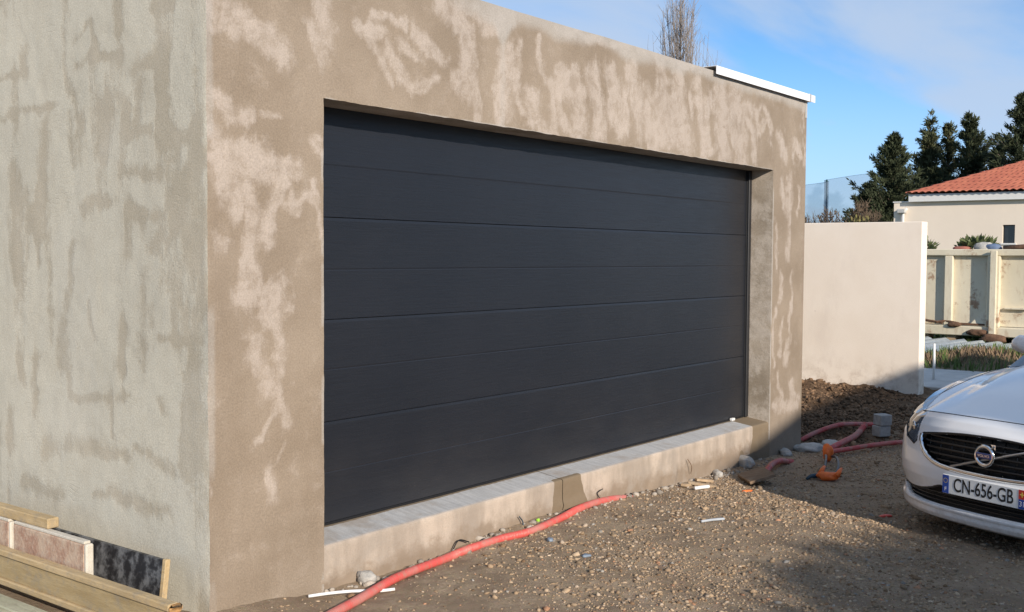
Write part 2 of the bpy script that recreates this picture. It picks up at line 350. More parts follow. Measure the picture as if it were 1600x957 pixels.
# ---------------------------------------------------------------- garage building
FS= [(0.04,2.64,0.42,2.48,0.064),(0.06,2.57,0.33,2.56,0.046),(0.63,2.78,0.68,2.61,0.05),(0.59,2.66,0.66,2.48,0.043),(0.03,2.23,0.21,2.21,0.031),(0.29,2.22,0.37,2.23,0.018),(0.04,2.07,0.24,2.06,0.068),(0.22,2.05,0.46,2.0,0.064),(0.07,1.98,0.4,1.96,0.069),(0.09,1.9,0.14,1.79,0.04),(0.07,1.87,0.21,1.89,0.051),(0.59,2.16,0.63,2.12,0.036),(0.46,1.89,0.48,1.81,0.024),(0.22,1.84,0.26,1.74,0.057),(0.26,1.8,0.25,1.49,0.052),(0.37,1.89,0.33,1.74,0.047),(0.35,1.83,0.33,1.7,0.047),(0.46,1.86,0.59,1.86,0.036),(0.57,1.93,0.64,1.69,0.021),(0.24,1.45,0.36,1.43,0.064),(0.2,1.43,0.26,1.46,0.034),(0.36,1.4,0.42,1.35,0.047),(0.29,1.35,0.4,1.32,0.047),(0.25,1.24,0.24,1.16,0.049),(0.4,1.29,0.4,1.1,0.044),(0.27,1.1,0.34,1.03,0.058),(0.36,1.03,0.4,0.91,0.053),(0.42,0.87,0.45,0.83,0.036),(0.39,0.91,0.26,0.79,0.023),(0.32,0.62,0.34,0.56,0.047),(0.05,1.65,0.08,1.65,0.034),(0.02,0.79,0.02,0.63,0.014),(0.38,0.68,0.43,0.73,0.012),(0.88,2.68,1.05,2.69,0.032),(0.99,2.76,1.2,2.75,0.026),(0.98,2.63,1.05,2.52,0.035),(1.05,2.52,1.11,2.45,0.029),(1.07,2.6,1.24,2.47,0.046),(1.17,2.66,1.31,2.61,0.037),(1.28,2.73,1.47,2.65,0.044),(1.44,2.54,1.31,2.47,0.027),(0.88,2.64,0.9,2.68,0.016),(1.67,2.72,1.67,2.5,0.077),(1.61,2.58,1.61,2.49,0.049),(1.73,2.79,1.75,2.36,0.032),(1.48,2.91,2.08,2.93,0.061),(1.85,2.87,2.08,2.95,0.066),(1.53,2.88,1.71,2.8,0.056),(2.03,2.7,2.04,2.46,0.088),(1.96,2.57,2.0,2.38,0.058),(2.16,2.78,2.16,2.56,0.037),(2.36,2.88,2.39,2.63,0.023),(2.27,2.56,2.3,2.39,0.053),(2.18,2.49,2.21,2.44,0.037),(2.46,2.64,2.52,2.36,0.058),(2.59,2.65,2.77,2.6,0.08),(2.73,2.71,2.77,2.4,0.064),(2.91,2.77,2.99,2.42,0.082),(3.13,2.76,3.29,2.43,0.076),(3.37,2.84,3.5,2.43,0.078),(2.6,2.42,2.74,2.34,0.04),(2.33,2.4,2.46,2.33,0.034),(3.58,2.69,3.67,2.38,0.089),(3.83,2.77,3.93,2.45,0.092),(4.01,2.88,4.17,2.38,0.084),(3.74,2.97,3.88,2.82,0.046),(4.3,2.83,4.42,2.37,0.077),(4.66,2.89,4.73,2.4,0.09),(4.93,2.86,5.0,2.37,0.113),(5.1,2.75,5.22,2.64,0.052),(5.34,2.65,5.52,2.77,0.048),(3.48,3.0,6.34,2.98,0.041),(2.52,2.98,3.48,2.99,0.029),(5.74,2.63,5.89,2.44,0.056),(6.05,2.58,6.22,2.49,0.058),(5.99,2.28,5.97,1.98,0.073),(5.82,2.22,5.88,2.06,0.039),(6.16,2.23,6.19,1.96,0.029),(6.28,2.93,6.28,2.74,0.029),(5.47,2.84,5.59,2.67,0.038),(5.74,1.84,5.74,1.52,0.028),(5.97,1.9,5.96,1.57,0.034),(5.86,1.46,5.83,1.25,0.033),(6.07,1.46,6.01,0.97,0.028),(5.74,1.2,5.72,0.71,0.022),(5.87,1.08,5.83,0.76,0.028),(6.02,0.88,5.94,0.72,0.051),(5.79,0.6,5.9,0.42,0.034),(6.07,0.52,6.15,0.37,0.046),(5.75,0.33,6.22,0.36,0.057)]
LS= [(1.07,2.81,1.08,2.48,0.017),(1.08,2.48,0.95,2.2,0.026),(0.95,2.26,1.01,2.02,0.023),(0.49,2.36,0.49,2.19,0.03),(0.74,2.27,0.74,2.07,0.025),(1.43,2.59,1.42,2.48,0.025),(0.29,2.51,0.32,2.4,0.015),(0.97,2.49,0.61,2.49,0.013),(0.51,2.42,0.27,2.47,0.024),(0.28,2.25,0.32,2.11,0.018),(0.3,2.11,0.05,2.13,0.023),(0.54,1.98,0.33,1.96,0.021),(0.54,1.79,0.17,1.77,0.018),(0.17,1.87,0.38,1.66,0.035),(0.05,2.0,0.15,1.87,0.028),(1.27,2.22,1.28,1.88,0.027),(1.03,2.23,1.02,2.08,0.033),(1.03,1.66,1.04,1.48,0.02),(1.04,1.48,1.08,1.35,0.017),(1.11,1.29,1.11,1.07,0.027),(1.06,1.06,1.04,0.92,0.017),(1.03,0.92,0.56,0.95,0.016),(0.69,0.98,0.7,0.77,0.013),(0.9,1.39,0.84,1.21,0.013),(0.63,1.28,0.61,1.08,0.019),(0.09,1.36,0.08,0.73,0.028),(0.34,1.24,0.02,1.24,0.017),(0.11,0.92,0.16,0.72,0.043),(1.3,0.65,1.07,0.7,0.031),(0.95,0.69,0.59,0.68,0.029),(0.51,0.72,0.21,0.65,0.021),(1.58,1.61,1.55,1.53,0.032),(1.36,1.06,1.38,0.83,0.024),(1.61,0.81,1.6,0.65,0.033),(1.33,1.64,1.32,1.53,0.021),(0.36,2.68,0.22,2.68,0.024),(0.65,2.71,0.64,2.61,0.022),(0.86,2.66,0.97,2.61,0.016),(0.86,2.66,0.81,2.54,0.016),(1.68,2.49,1.49,2.49,0.014),(1.68,2.3,1.14,2.3,0.014),(1.56,2.03,1.55,1.59,0.025),(1.36,1.82,1.33,1.63,0.017),(0.34,0.98,0.31,0.93,0.027),(0.58,2.31,0.54,2.14,0.018),(0.56,2.17,0.39,2.15,0.018),(0.74,1.86,0.93,1.81,0.019),(0.3,2.4,0.3,2.35,0.027),(0.1,1.66,0.02,1.41,0.034),(1.48,0.43,1.13,0.45,0.031),(0.85,0.49,0.3,0.48,0.022),(1.53,1.08,1.47,0.95,0.018)]

def strokefield(X, Z, strokes, wx, soft=.5):
    f = np.zeros_like(X)
    U = X+wx*(fbm(X*7, Z*7, 4, 81)-.5); V = Z+wx*(fbm(X*7+31, Z*7+5, 4, 82)-.5)
    for x0, z0, x1, z1, w_ in strokes:
        dx, dz = x1-x0, z1-z0; l2 = dx*dx+dz*dz+1e-9
        q = np.clip(((U-x0)*dx+(V-z0)*dz)/l2, 0, 1)
        d = np.hypot(U-x0-q*dx, V-z0-q*dz)
        f = np.maximum(f, np.clip(.5+(w_-d)/(w_*soft*2+.02), 0, 1))
    return f
garage = empty('garage_building', (0, 0, 0))
tag(garage, 'flat-roofed garage of raw patchy plaster with wide dark sectional door', 'garage')
def jit(s, seed): return .0035*(fbm(np.asarray(s)*14, np.asarray(s)*0+seed, 3, 90+seed)-.5)*2
# front wall: a fine grid with the door opening left out
def seg(a, b, d): return np.linspace(a, b, max(2, int(round((b-a)/d))+1))
fx = np.unique(np.round(np.r_[seg(0, XL, .0135), seg(XL, XR, .016), seg(XR, XE, .0135)], 5))
fz = np.unique(np.round(np.r_[seg(-.35, ZO, .016), seg(ZO, ZT, .014)], 5))
X, Z = [a.ravel() for a in np.meshgrid(fx, fz, indexing='ij')]
edge = np.minimum.reduce([X, XE-X, np.abs(X-XL)+np.where(Z > ZO+.01, 9, 0), np.abs(X-XR)+np.where(Z > ZO+.01, 9, 0), ZT-Z])
Y = -.004*(fbm(X*3, Z*3, 4, 7)-.5)*np.clip(edge/.05, 0, 1)*2-.003*(fbm(X*18, Z*18, 2, 8)-.5)*np.clip(edge/.03, 0, 1)
patch = strokefield(X, Z, FS, .14, 1.0)
lint = sstep(1.9, 2.6, X)*sstep(2.28, 2.42, Z+.10*(fbm(X*4, Z*0, 3, 14)-.5))*sstep(2.92, 2.72, Z+.25*(fbm(X*2.2, Z*2, 3, 15)-.5))
wq = fbm(X*2.5, Z*2.5, 3, 18)
vs = .55*fbm(X*4.5+Z*2.2+wq*2.2, Z*2.0+wq*1.5, 5, 16)+.45*fbm(X*7+Z*1.5, Z*1.6, 4, 13)
patch = np.clip(np.maximum(patch*.92, lint*(.05+.95*sstep(.40, .66, vs)))+.12*(fbm(X*3, Z*2, 3, 17)-.5), 0, 1)
pale = sstep(2.80, 2.97, Z+.12*(fbm(X*3, Z*0, 3, 19)-.5))*sstep(.9, 1.9, X)*.75+.55*np.exp(-((X-2.0)/.06)**2)*sstep(2.28, 2.35, Z)
pale = np.maximum(pale, .62*sstep(.075, .02, X)*sstep(.35, .62, fbm(X*2, Z*2.3, 3, 20)))
pale = np.maximum(pale, .8*sstep(.03, .005, np.abs(X-XR-.008))*sstep(.3, .55, fbm(X*0, Z*3, 3, 23))*(Z < ZO))
pale = np.maximum(pale, .7*sstep(.02, .004, np.abs(X-XL+.006))*sstep(.35, .6, fbm(X*0, Z*6, 3, 24))*(Z < ZO))
pale = np.maximum(pale, .75*sstep(.02, .003, Z-ZO)*(Z >= ZO)*(X > XL)*(X < XR)*sstep(.35, .6, fbm(X*5, Z*0, 3, 25)))
CJ = lambda z, s: .0045*(fbm(z*4, z*0+s, 4, 70)-.5)*2-.004*np.maximum(0, vnoise(z*23, z*0+s, 73)-.78)/.22*(-1)
Y = Y+np.where(X < 1e-4, CJ(Z, 2), 0)
Xj = X+np.where(X < 1e-4, CJ(Z, 1), 0)+np.where((np.abs(X-XL) < 1e-4) & (Z <= ZO), jit(Z, 1), 0)+np.where((np.abs(X-XR) < 1e-4) & (Z <= ZO), jit(Z, 2), 0)
Zj = Z+np.where((np.abs(Z-ZO) < 1e-4) & (X >= XL) & (X <= XR), jit(X, 3), 0)+np.where(np.abs(Z-ZT) < 1e-4, .012*(fbm(X*2, X*0, 4, 9)-.5), 0)
cxm = (fx[:-1]+fx[1:])/2; czm = (fz[:-1]+fz[1:])/2
keep = ~((cxm[:, None] > XL) & (cxm[:, None] < XR) & (czm[None, :] < ZO))
f = grid_faces(len(fx), len(fz), keep)
obj('front_wall', np.c_[Xj, Y, Zj], f, M['front'], garage, True, attrs=dict(patch=patch, pale=pale))
# left side wall
ly = np.r_[seg(0, 2.6, .016), np.linspace(2.6, 6.5, 30)[1:]]; lz = seg(-.35, ZT, .016)
Yw, Z = [a.ravel() for a in np.meshgrid(ly, lz, indexing='ij')]
patch = np.clip(.86-.95*strokefield(Yw, Z, LS, .09, 1.6)*(.55+.6*fbm(Yw*4, Z*3, 3, 26))-.42*sstep(.56, .74, fbm(Yw*6.5, Z*1.7, 4, 27)), 0, 1)
patch = np.where(Yw < .10, patch*.75, patch)
Xw = -.004*(fbm(Yw*3, Z*3, 4, 28)-.5)*np.clip(Yw/.05, 0, 1)*2-.0025*(fbm(Yw*18, Z*18, 2, 29)-.5)*np.clip(Yw/.03, 0, 1)
pale = .5*sstep(.45, .7, fbm(Yw*2, Z*1.2, 3, 30))
Xw = Xw+np.where(Yw < 1e-4, CJ(Z, 1), 0); Yw = Yw+np.where(Yw < 1e-4, CJ(Z, 2), 0)
f = grid_faces(len(ly), len(lz))[:, ::-1]
obj('side_wall', np.c_[Xw, Yw, Z], f, M['side'], garage, True, attrs=dict(patch=patch, pale=pale))
# reveals and lintel underside
def strip(name, P0, seedp):
    nu, nv = P0.shape[:2]; V = P0.reshape(-1, 3)
    a = V[:, 0]+V[:, 1]*3; pt = .5+1.1*(fbm(V[:, 1]*6+V[:, 0]*2, V[:, 2]*7+seedp, 4, 33+seedp)-.5)
    obj(name, V, grid_faces(nu, nv), M['reveal'], garage, True, attrs=dict(patch=np.clip(pt, 0, 1), pale=np.clip(1.2*(fbm(V[:, 1]*4, V[:, 2]*3, 3, 34+seedp)-.35), 0, 1)))
rz_ = fz[fz <= ZO+1e-4]; ry_ = np.linspace(0, D+.05, 12)
A, B = np.meshgrid(rz_, ry_, indexing='ij')
strip('reveal', np.stack([XR+jit(A, 2)*(1-B/(D+.05)), B, A], -1), 1)
strip('reveal', np.stack([XL+jit(A, 1)*(1-B/(D+.05)), B, A], -1), 2)
sx = fx[(fx >= XL-1e-4) & (fx <= XR+1e-4)]; A, B = np.meshgrid(sx, ry_, indexing='ij')
strip('lintel_underside', np.stack([A, B, ZO+jit(A, 3)*(1-B/(D+.05))], -1), 3)
b = MB(); b.box(XE-.18, XE, .002, 6.5, -.35, ZT-.004); b.build('side_wall', M['front'], garage)
b = MB(); b.box(.02, XE-.19, 6.3, 6.5, -.35, ZT-.01); b.build('rear_wall', M['front'], garage)
b = MB(); b.box(.20, XE-.19, .26, 6.29, ZT-.30, ZT-.16); b.build('roof_slab', M['sill'], garage)
b = MB(); b.box(.004, XE-.004, .006, .25, ZT-.02, ZT-.006); b.build('parapet_top', M['reveal'], garage)
b = MB(); b.box(.006, .25, .26, 6.29, ZT-.02, ZT-.006); b.build('parapet_top', M['reveal'], garage)
# concrete threshold in two pours, joint between them
JX = 2.63
for x0, x1 in ((XL-.02, JX), (JX+.006, XR+.01)):
    ax = seg(x0, x1, .016)
    prof = [(.007, -.3)]+[(.007, q) for q in np.linspace(-.1, ZS-.012, 16)]+[(.010, ZS-.004), (.017, ZS)]+[(q, ZS+(q-.017)*.145) for q in np.linspace(.03, D+.06, 12)]
    py = np.array([q[0] for q in prof]); pz = np.array([q[1] for q in prof])
    A, K = np.meshgrid(ax, np.arange(len(prof)), indexing='ij'); V = np.stack([A, py[K], pz[K]], -1).reshape(-1, 3)
    top = np.clip((V[:, 1]-.012)/.012, 0, 1)
    V[:, 1] += np.where(V[:, 2] < ZS-.002, .006*(fbm(V[:, 0]*9, V[:, 2]*9, 3, 36)-.5), 0)+np.where(V[:, 2] < .10, -.012*sstep(.42, .55, fbm(V[:, 0]*4, V[:, 2]*6, 3, 37))*sstep(.11, .07, V[:, 2]), 0)
    V[:, 2] += .004*(fbm(V[:, 0]*6, V[:, 1]*6, 3, 38)-.5)
    wx_ = V[:, 0]+.05*(fbm(V[:, 0]*5, V[:, 2]*8, 3, 39)-.5); wt = sstep(2.50, 2.56, wx_+.25*(.24-V[:, 2])*0)*sstep(2.86+.0, 2.80, wx_-.55*np.clip(.2-V[:, 2], 0, .2))
    wt = wt*(V[:, 1] < .05)
    wt = np.maximum(wt, sstep(5.30, 5.37, wx_+.25*np.clip(.15-V[:, 2], 0, .3)))
    wt = np.maximum(wt, .9*sstep(4.6, 5.2, V[:, 0])*sstep(.12, .05, np.abs(V[:, 2]-.10))*sstep(.45, .6, fbm(V[:, 0]*5, V[:, 2]*7, 3, 40)))
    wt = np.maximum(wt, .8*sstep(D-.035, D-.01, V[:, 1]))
    obj('threshold', V, grid_faces(len(ax), len(prof)), M['sill'], garage, True, attrs=dict(wet=wt, top=top))
# sectional door: four panels with a mid rib, side frames, bottom seal
door = empty('garage_door', (0, D, 0), parent=garage)
for z0, z1, zmid in ((ZB+.012, .781, .53), (.781, 1.289, 1.042), (1.289, 1.795, 1.538), (1.795, 2.36, 2.052)):
    pf = [(.045, z0), (.010, z0+.0004), (.002, z0+.0006), (0, z0+.0016), (0, zmid-.007), (.0016, zmid-.003), (.0008, zmid+.001), (0, zmid+.005), (0, z1-.017), (.0026, z1-.0035), (.005, z1-.0016), (.045, z1-.0012)]
    v = [(x, D+.004+y, z) for x in (XL-.02, XR-.05) for y, z in pf]; n = len(pf)
    f = [(i, i+n, i+n+1, i+1) for i in range(n-1)]
    o = obj('panel', v, f, M['door'], door)
b = MB(); b.box(XR-.049, XR+.0, D-.018, D+.05, ZS+.03, ZO-.002, .003); b.build('side_frame', M['darkframe'], door)
b = MB(); b.box(XR-.058, XR-.0495, D-.002, D+.05, ZS+.03, ZO-.002, .001); b.build('side_seal', M['rubber'], door)
b = MB(); b.box(XL-.01, XR-.059, D+.0, D+.04, ZS+.024, ZB+.011, .003); b.build('bottom_seal', M['rubber'], door)
b = MB(); b.box(XR-.32, XR-.27, D-.03, D-.002, ZB+.0, ZB+.022, .004); b.build('door_stop', M['white_paint'], door)
# white coping profile on the right part of the parapet
b = MB(); c0, c1, ya, yb = 4.53, 6.42, -.035, .30
b.box(c0, c1, ya, ya+.004, ZT-.030, ZT+.031); b.box(c0, c1, ya+.0045, yb, ZT+.027, ZT+.031); b.box(c0, c1, yb+.0005, yb+.0045, ZT-.03, ZT+.031)
cop = b.build('coping_strip', M['white_metal'], garage)
b = MB(); b.box(6.285, 6.330, ya-.003, yb+.006, ZT-.034, ZT+.035, .002); b.build('coping_joint', simple('dull_aluminium', (.55, .56, .56), .5, .3), garage)
b = MB(); b.box(XE-.035, XE+.003, -.0035, .02, ZT-.17, ZT-.035); b.build('flashing_tape', simple('grey_tape', (.42, .41, .38), .6), garage)

# ---------------------------------------------------------------- things lying on the site
def red_mat(name, col):
    m, t, p = mat_new(name); n1 = noise(t, 4, 5, .6); n2 = noise(t, 60, 3)
    c = mixc(t, maprange(t, n1, .42, .62, .1, .6), col, (.46, .28, .235)); c = mixc(t, maprange(t, n2, .50, .75, 0, .55), c, (.33, .235, .17)); c = mixc(t, maprange(t, noise(t, 14, 5, .7), .52, .68, 0, .6), c, (.36, .25, .19))
    L(t, c, p.inputs['Base Color']); p.inputs['Roughness'].default_value = .5; return m
M['conduit'] = red_mat('red_corrugated_plastic', (.64, .078, .066)); M['conduit_dark'] = red_mat('dusty_red_plastic', (.50, .05, .055))
def conduit(name, pts, rad, mat, label, group=None):
    P = spline(pts, 40); ln = np.sum(np.linalg.norm(np.diff(P, axis=0), axis=1)); n = int(ln/.0045); P = spline(pts, n)
    rr = rad*(1+.055*np.sign(np.sin(np.arange(n)*math.pi/1.5)))
    b = MB(); b.tube([tuple(q) for q in P], rr, 10); o = b.build(name, mat, smooth=False)
    smooth_by_angle(o, 60); return tag(o, label, 'conduit', group)
G = lambda x, y, h=0: float(gz(x, y))+h
def onground(pts, h): return [(x, y, G(x, y, h+d)) for x, y, d in pts]
conduit('conduit_pipe', onground([(.02, -.50, 0), (.275, -.36, 0), (.62, -.262, .004), (.975, -.175, .008), (1.40, -.112, .004), (1.60, -.108, 0), (1.86, -.125, -.004), (2.08, -.155, -.004), (2.42, -.142, .005), (2.62, -.105, .01), (2.88, -.066, .005), (3.18, -.042, -.012), (3.50, -.03, -.045)], .017), .0215, M['conduit'], 'long bright red corrugated conduit snaking along the concrete threshold')
conduit('conduit_pipe', onground([(4.80, -.33, -.03), (4.95, -.29, .0), (5.16, -.245, .03), (5.36, -.225, .03), (5.54, -.205, .0), (5.66, -.20, -.03)], .02), .023, M['conduit_dark'], 'short curved red conduit rising beside the brown board by the wall')
conduit('conduit_pipe', onground([(6.55, .10, -.02), (6.75, .02, .01), (7.0, -.10, .02), (7.30, -.235, .03), (7.42, -.31, .02)], .03), .021, M['conduit_dark'], 'red conduit nearest the dug soil, running behind the grey block')
conduit('conduit_pipe', onground([(6.12, -.33, .02), (6.45, -.335, .03), (6.75, -.34, .035), (7.0, -.335, .03)], .03), .026, M['conduit_dark'], 'thick red conduit stub leaving the upper orange clamp toward the block')
conduit('conduit_pipe', onground([(6.02, -.36, .02), (6.30, -.445, .02), (6.55, -.58, .02), (6.80, -.745, .02), (7.05, -.90, .01), (7.3, -1.05, 0)], .03), .020, M['conduit_dark'], 'long dull red conduit running from orange clamp toward the white car')
# orange and blue hoop of cable ties between two lumps
M['orange'] = simple('orange_plastic', (.85, .17, .03), .5, var=.2, scale=20); M['blue_plastic'] = simple('dark_blue_plastic', (.018, .050, .075), .5, var=.3, scale=15)
t5 = empty('orange_clamp_tool', (5.1, -.72, G(5.1, -.72)))
def lump(name, c, s, mat, par, seed, rot=0):
    import bmesh
    bm = bmesh.new(); bmesh.ops.create_icosphere(bm, subdivisions=3, radius=1)
    v = np.array([q.co[:] for q in bm.verts]); f = [tuple(x.index for x in q.verts) for q in bm.faces]; bm.free()
    k = .60+.80*fbm(v[:, 0]*1.8+v[:, 2]*1.1+seed, v[:, 1]*1.8-v[:, 2]*1.2, 4, seed, .6)
    v = np.sign(v)*np.abs(v)**.85*k[:, None]*np.array(s); ca, sa = math.cos(rot), math.sin(rot)
    v = np.c_[v[:, 0]*ca-v[:, 1]*sa, v[:, 0]*sa+v[:, 1]*ca, v[:, 2]]+np.array(c)
    return obj(name, v, f, mat, par, True)
z0 = G(5.1, -.72)
lump('clamp_jaw', (5.08, -.735, z0+.035), (.045, .075, .034), M['orange'], t5, 3, .3)
lump('clamp_jaw', (5.86, -.43, G(5.86, -.43)+.075), (.045, .04, .070), M['orange'], t5, 9, .2)
for dy in (-.045, .05):
    b = MB(); b.tube([tuple(q) for q in spline([(5.10, -.735+dy, z0+.045), (5.35, -.66+dy*1.1, z0+.075), (5.62, -.55+dy*.9, z0+.085), (5.85, -.44+dy*.6, G(5.86, -.43)+.05)], 24)], .0105, 8); b.build('handle_bar', M['blue_plastic'], t5, True)
b = MB(); b.tube([tuple(q) for q in spline([(5.09, -.66, z0+.03), (5.04, -.62, z0+.03), (4.99, -.60, z0+.012)], 8)], [.016, .018, .018, .017, .016, .014, .012, .008], 8); b.build('handle_end', M['blue_plastic'], t5, True)
for y_ in (-.80, -.67):
    b = MB(); b.tube([(5.08, y_, z0+.045), (5.11, y_*1.01, z0+.075), (5.15, y_*1.012, z0+.095)], [.022, .017, .01], 7); b.build('jaw_lug', M['orange'], t5, True)
tag(t5, 'orange jaws joined by two dark blue bars, lying on shaded ground', 'tool')
# grey concrete blocks
M['block'] = simple('grey_concrete_block', (.36, .35, .33), .9, var=.2, scale=25, bumpd=.004)
zb_ = G(6.95, -.50)
for k, (dz, a, lab) in enumerate(((0, .1, 'lower of the two stacked grey concrete blocks beside red conduits'), (.102, .04, 'upper of the two stacked grey concrete blocks beside red conduits'))):
    Mx = Matrix.Translation((6.95, -.50-.01*k, zb_+.045+dz)) @ Matrix.Rotation(-.62+a, 4, 'Z') @ Matrix.Rotation(.04*k, 4, 'X')
    b = MB(); b.box(-.062, .062, -.055, .055, -.048, .048, .006, Mx); tag(b.build('concrete_block', M['block']), lab, 'block', 'grey blocks by the conduits')
# boards and offcuts near the right jamb
def wood(name, c1, c2, axis_scale, rough=.75):
    m, t, p = mat_new(name); n1 = noise(t, 9, 6, .65, mscale=axis_scale); n2 = noise(t, 55, 4, .6, mscale=axis_scale); n3 = noise(t, 2.5, 4)
    c = mixc(t, maprange(t, n1, .3, .7), c1, c2); c = mixc(t, maprange(t, n2, .5, .75, 0, .45), c, tuple(x*.5 for x in c1)); c = mixc(t, maprange(t, n3, .48, .7, 0, .45), c, tuple(x*.6 for x in c1)); c = mixc(t, maprange(t, noise(t, 20, 6, .75), .46, .70, 0, .6), c, (.29, .25, .19))
    L(t, c, p.inputs['Base Color']); p.inputs['Roughness'].default_value = rough; bump(t, p, n2, .0015); return m
M['brown_board'] = wood('weathered_brown_board', (.16, .10, .058), (.25, .165, .10), (3, .4, 1))
zb_ = G(4.65, -.38)
Mx = Matrix.Translation((4.63, -.36, zb_+.055)) @ Matrix.Rotation(R(-141), 4, 'Z') @ Matrix.Rotation(-.05, 4, 'Y') @ Matrix.Rotation(.30, 4, 'X')
b = MB(); b.box(-.19, .19, -.10, .10, -.010, .010, .002, Mx); tag(b.build('wood_board', M['brown_board']), 'square dark brown board lying tilted over the short red conduit', 'board')
M['offcut'] = wood('pale_wood_offcut', (.42, .29, .17), (.55, .41, .26), (1, 6, 1))
for x, y, l, a, lab in ((4.12, -.18, .20, -1.15, 'broad wood offcut lying against the threshold right of the plastic tube'), (4.30, -.10, .13, -.7, 'narrow wood offcut lying between broad offcut and wall shadow'), (4.03, -.10, .12, .15, 'small wood offcut tucked behind the white plastic tube')):
    Mx = Matrix.Translation((x, y, G(x, y)+.016)) @ Matrix.Rotation(a, 4, 'Z') @ Matrix.Rotation(.12, 4, 'Y')
    b = MB(); b.box(-l/2, l/2, -.022, .022, -.009, .009, .002, Mx); tag(b.build('wood_offcut', M['offcut']), lab, 'wood offcut', 'wood offcuts by the threshold')
M['white_plastic'] = simple('white_plastic', (.78, .78, .76), .4, var=.05); M['grey_plastic'] = simple('grey_plastic', (.42, .45, .48), .5)
def bit(name, pts, rad, mat, lab, cat):
    b = MB(); b.tube([tuple(q) for q in spline(pts, 14)], rad, 8); return tag(b.build(name, mat, smooth=True), lab, cat)
bit('plastic_tube', onground([(3.93, -.22, .0), (4.0, -.235, .006), (4.07, -.255, .0)], .016), .013, M['white_plastic'], 'short white plastic tube among wood offcuts by the threshold', 'tube')
bit('plastic_strip', onground([(.50, -.06, .0), (.60, -.11, .012), (.70, -.165, .012), (.79, -.215, .006), (.86, -.26, 0)], .012), .0075, M['white_plastic'], 'thin white curved strip passing under the red conduit near left jamb', 'plastic strip')
bit('plastic_tube', onground([(2.93, -.79, 0), (3.0, -.83, .002), (3.07, -.87, 0)], .010), .008, M['grey_plastic'], 'short grey tube lying alone on the sunlit gravel', 'tube')
def chip(name, x, y, sx, sy, sz, rz, mat, lab, cat, seed):
    o = lump(name, (x, y, G(x, y)+sz*.5), (sx, sy, sz), mat, None, seed, rz); return tag(o, lab, cat)
M['blue_chip'] = simple('blue_grey_plastic', (.20, .25, .31), .5); M['redbit'] = simple('red_plastic_bit', (.75, .09, .06), .5); M['mortar'] = simple('pale_mortar', (.44, .42, .38), .95, var=.25, scale=30, bumpd=.004)
chip('plastic_chip', 2.05, -.315, .024, .018, .012, .4, M['blue_chip'], 'blue-grey plastic chip just below the bend of red conduit', 'plastic chip', 5)
chip('plastic_chip', 1.92, -.64, .018, .026, .010, 1.1, M['blue_chip'], 'blue-grey plastic chip lying on open gravel in the foreground', 'plastic chip', 6)
chip('plastic_chip', 4.08, -1.50, .05, .014, .010, -.5, M['redbit'], 'flat red plastic scrap on the ground before the car bumper', 'plastic chip', 8)
chip('plastic_chip', 4.22, -.48, .045, .012, .008, -.5, M['orange'], 'thin orange scrap on gravel at the edge of the shadow', 'plastic chip', 4)
chip('plastic_scrap', 2.99, -.035, .013, .013, .016, 0, simple('yellow_orange_plastic', (.85, .36, .04), .5), 'tiny yellow-orange cap against threshold beside the wet stain', 'scrap', 12)
chip('plastic_scrap', 2.30, -.05, .010, .010, .012, 0, simple('green_plastic', (.30, .62, .05), .5), 'tiny lime green cap against threshold left of the wet stain', 'scrap', 13)
for k, (x, y, sx, sy, sz, lab) in enumerate(((6.30, -.08, .17, .12, .035, 'largest pale mortar lump at the foot of the right wall corner'), (6.52, -.20, .13, .08, .028, 'flat pale mortar lump between wall corner and orange clamp'), (5.88, -.05, .10, .05, .03, 'thin mortar lump under the right end of the front wall'), (4.62, -.05, .06, .035, .030, 'grey mortar lump under the threshold in the shadow'), (5.10, -.03, .12, .04, .055, 'large smooth grey mortar lump under the end of the threshold'), (.88, -.05, .05, .04, .035, 'grey mortar lump at threshold foot near the left jamb'))):
    o = chip('mortar_lump', x, y, sx, sy, sz, .3*k, M['mortar'], lab, 'mortar lump', 20+k); o['group'] = 'mortar lumps along the wall foot'
bit('twig', [(4.26, -.012, .02), (4.235, -.03, .08), (4.20, -.016, .135)], .0028, M['brown_board'], 'thin brown twig leaning on the threshold near wood offcuts', 'twig')
bit('wire_stub', [(2.18, -.03, .02), (2.19, -.02, .06), (2.165, -.012, .095)], .0035, M['blue_plastic'], 'short dark wire stub leaning on threshold left of wet stain', 'wire')
bit('wire_stub', [(3.02, -.02, .05), (3.0, -.012, .09), (3.05, -.02, .11)], .003, M['rubber'], 'short black wire curl above the yellow-orange cap', 'wire')
bit('wire_stub', [(1.55, -.03, .03), (1.60, -.03, .075), (1.68, -.035, .05)], .0035, M['rubber'], 'black wire curl behind the long red conduit at mid threshold', 'wire')

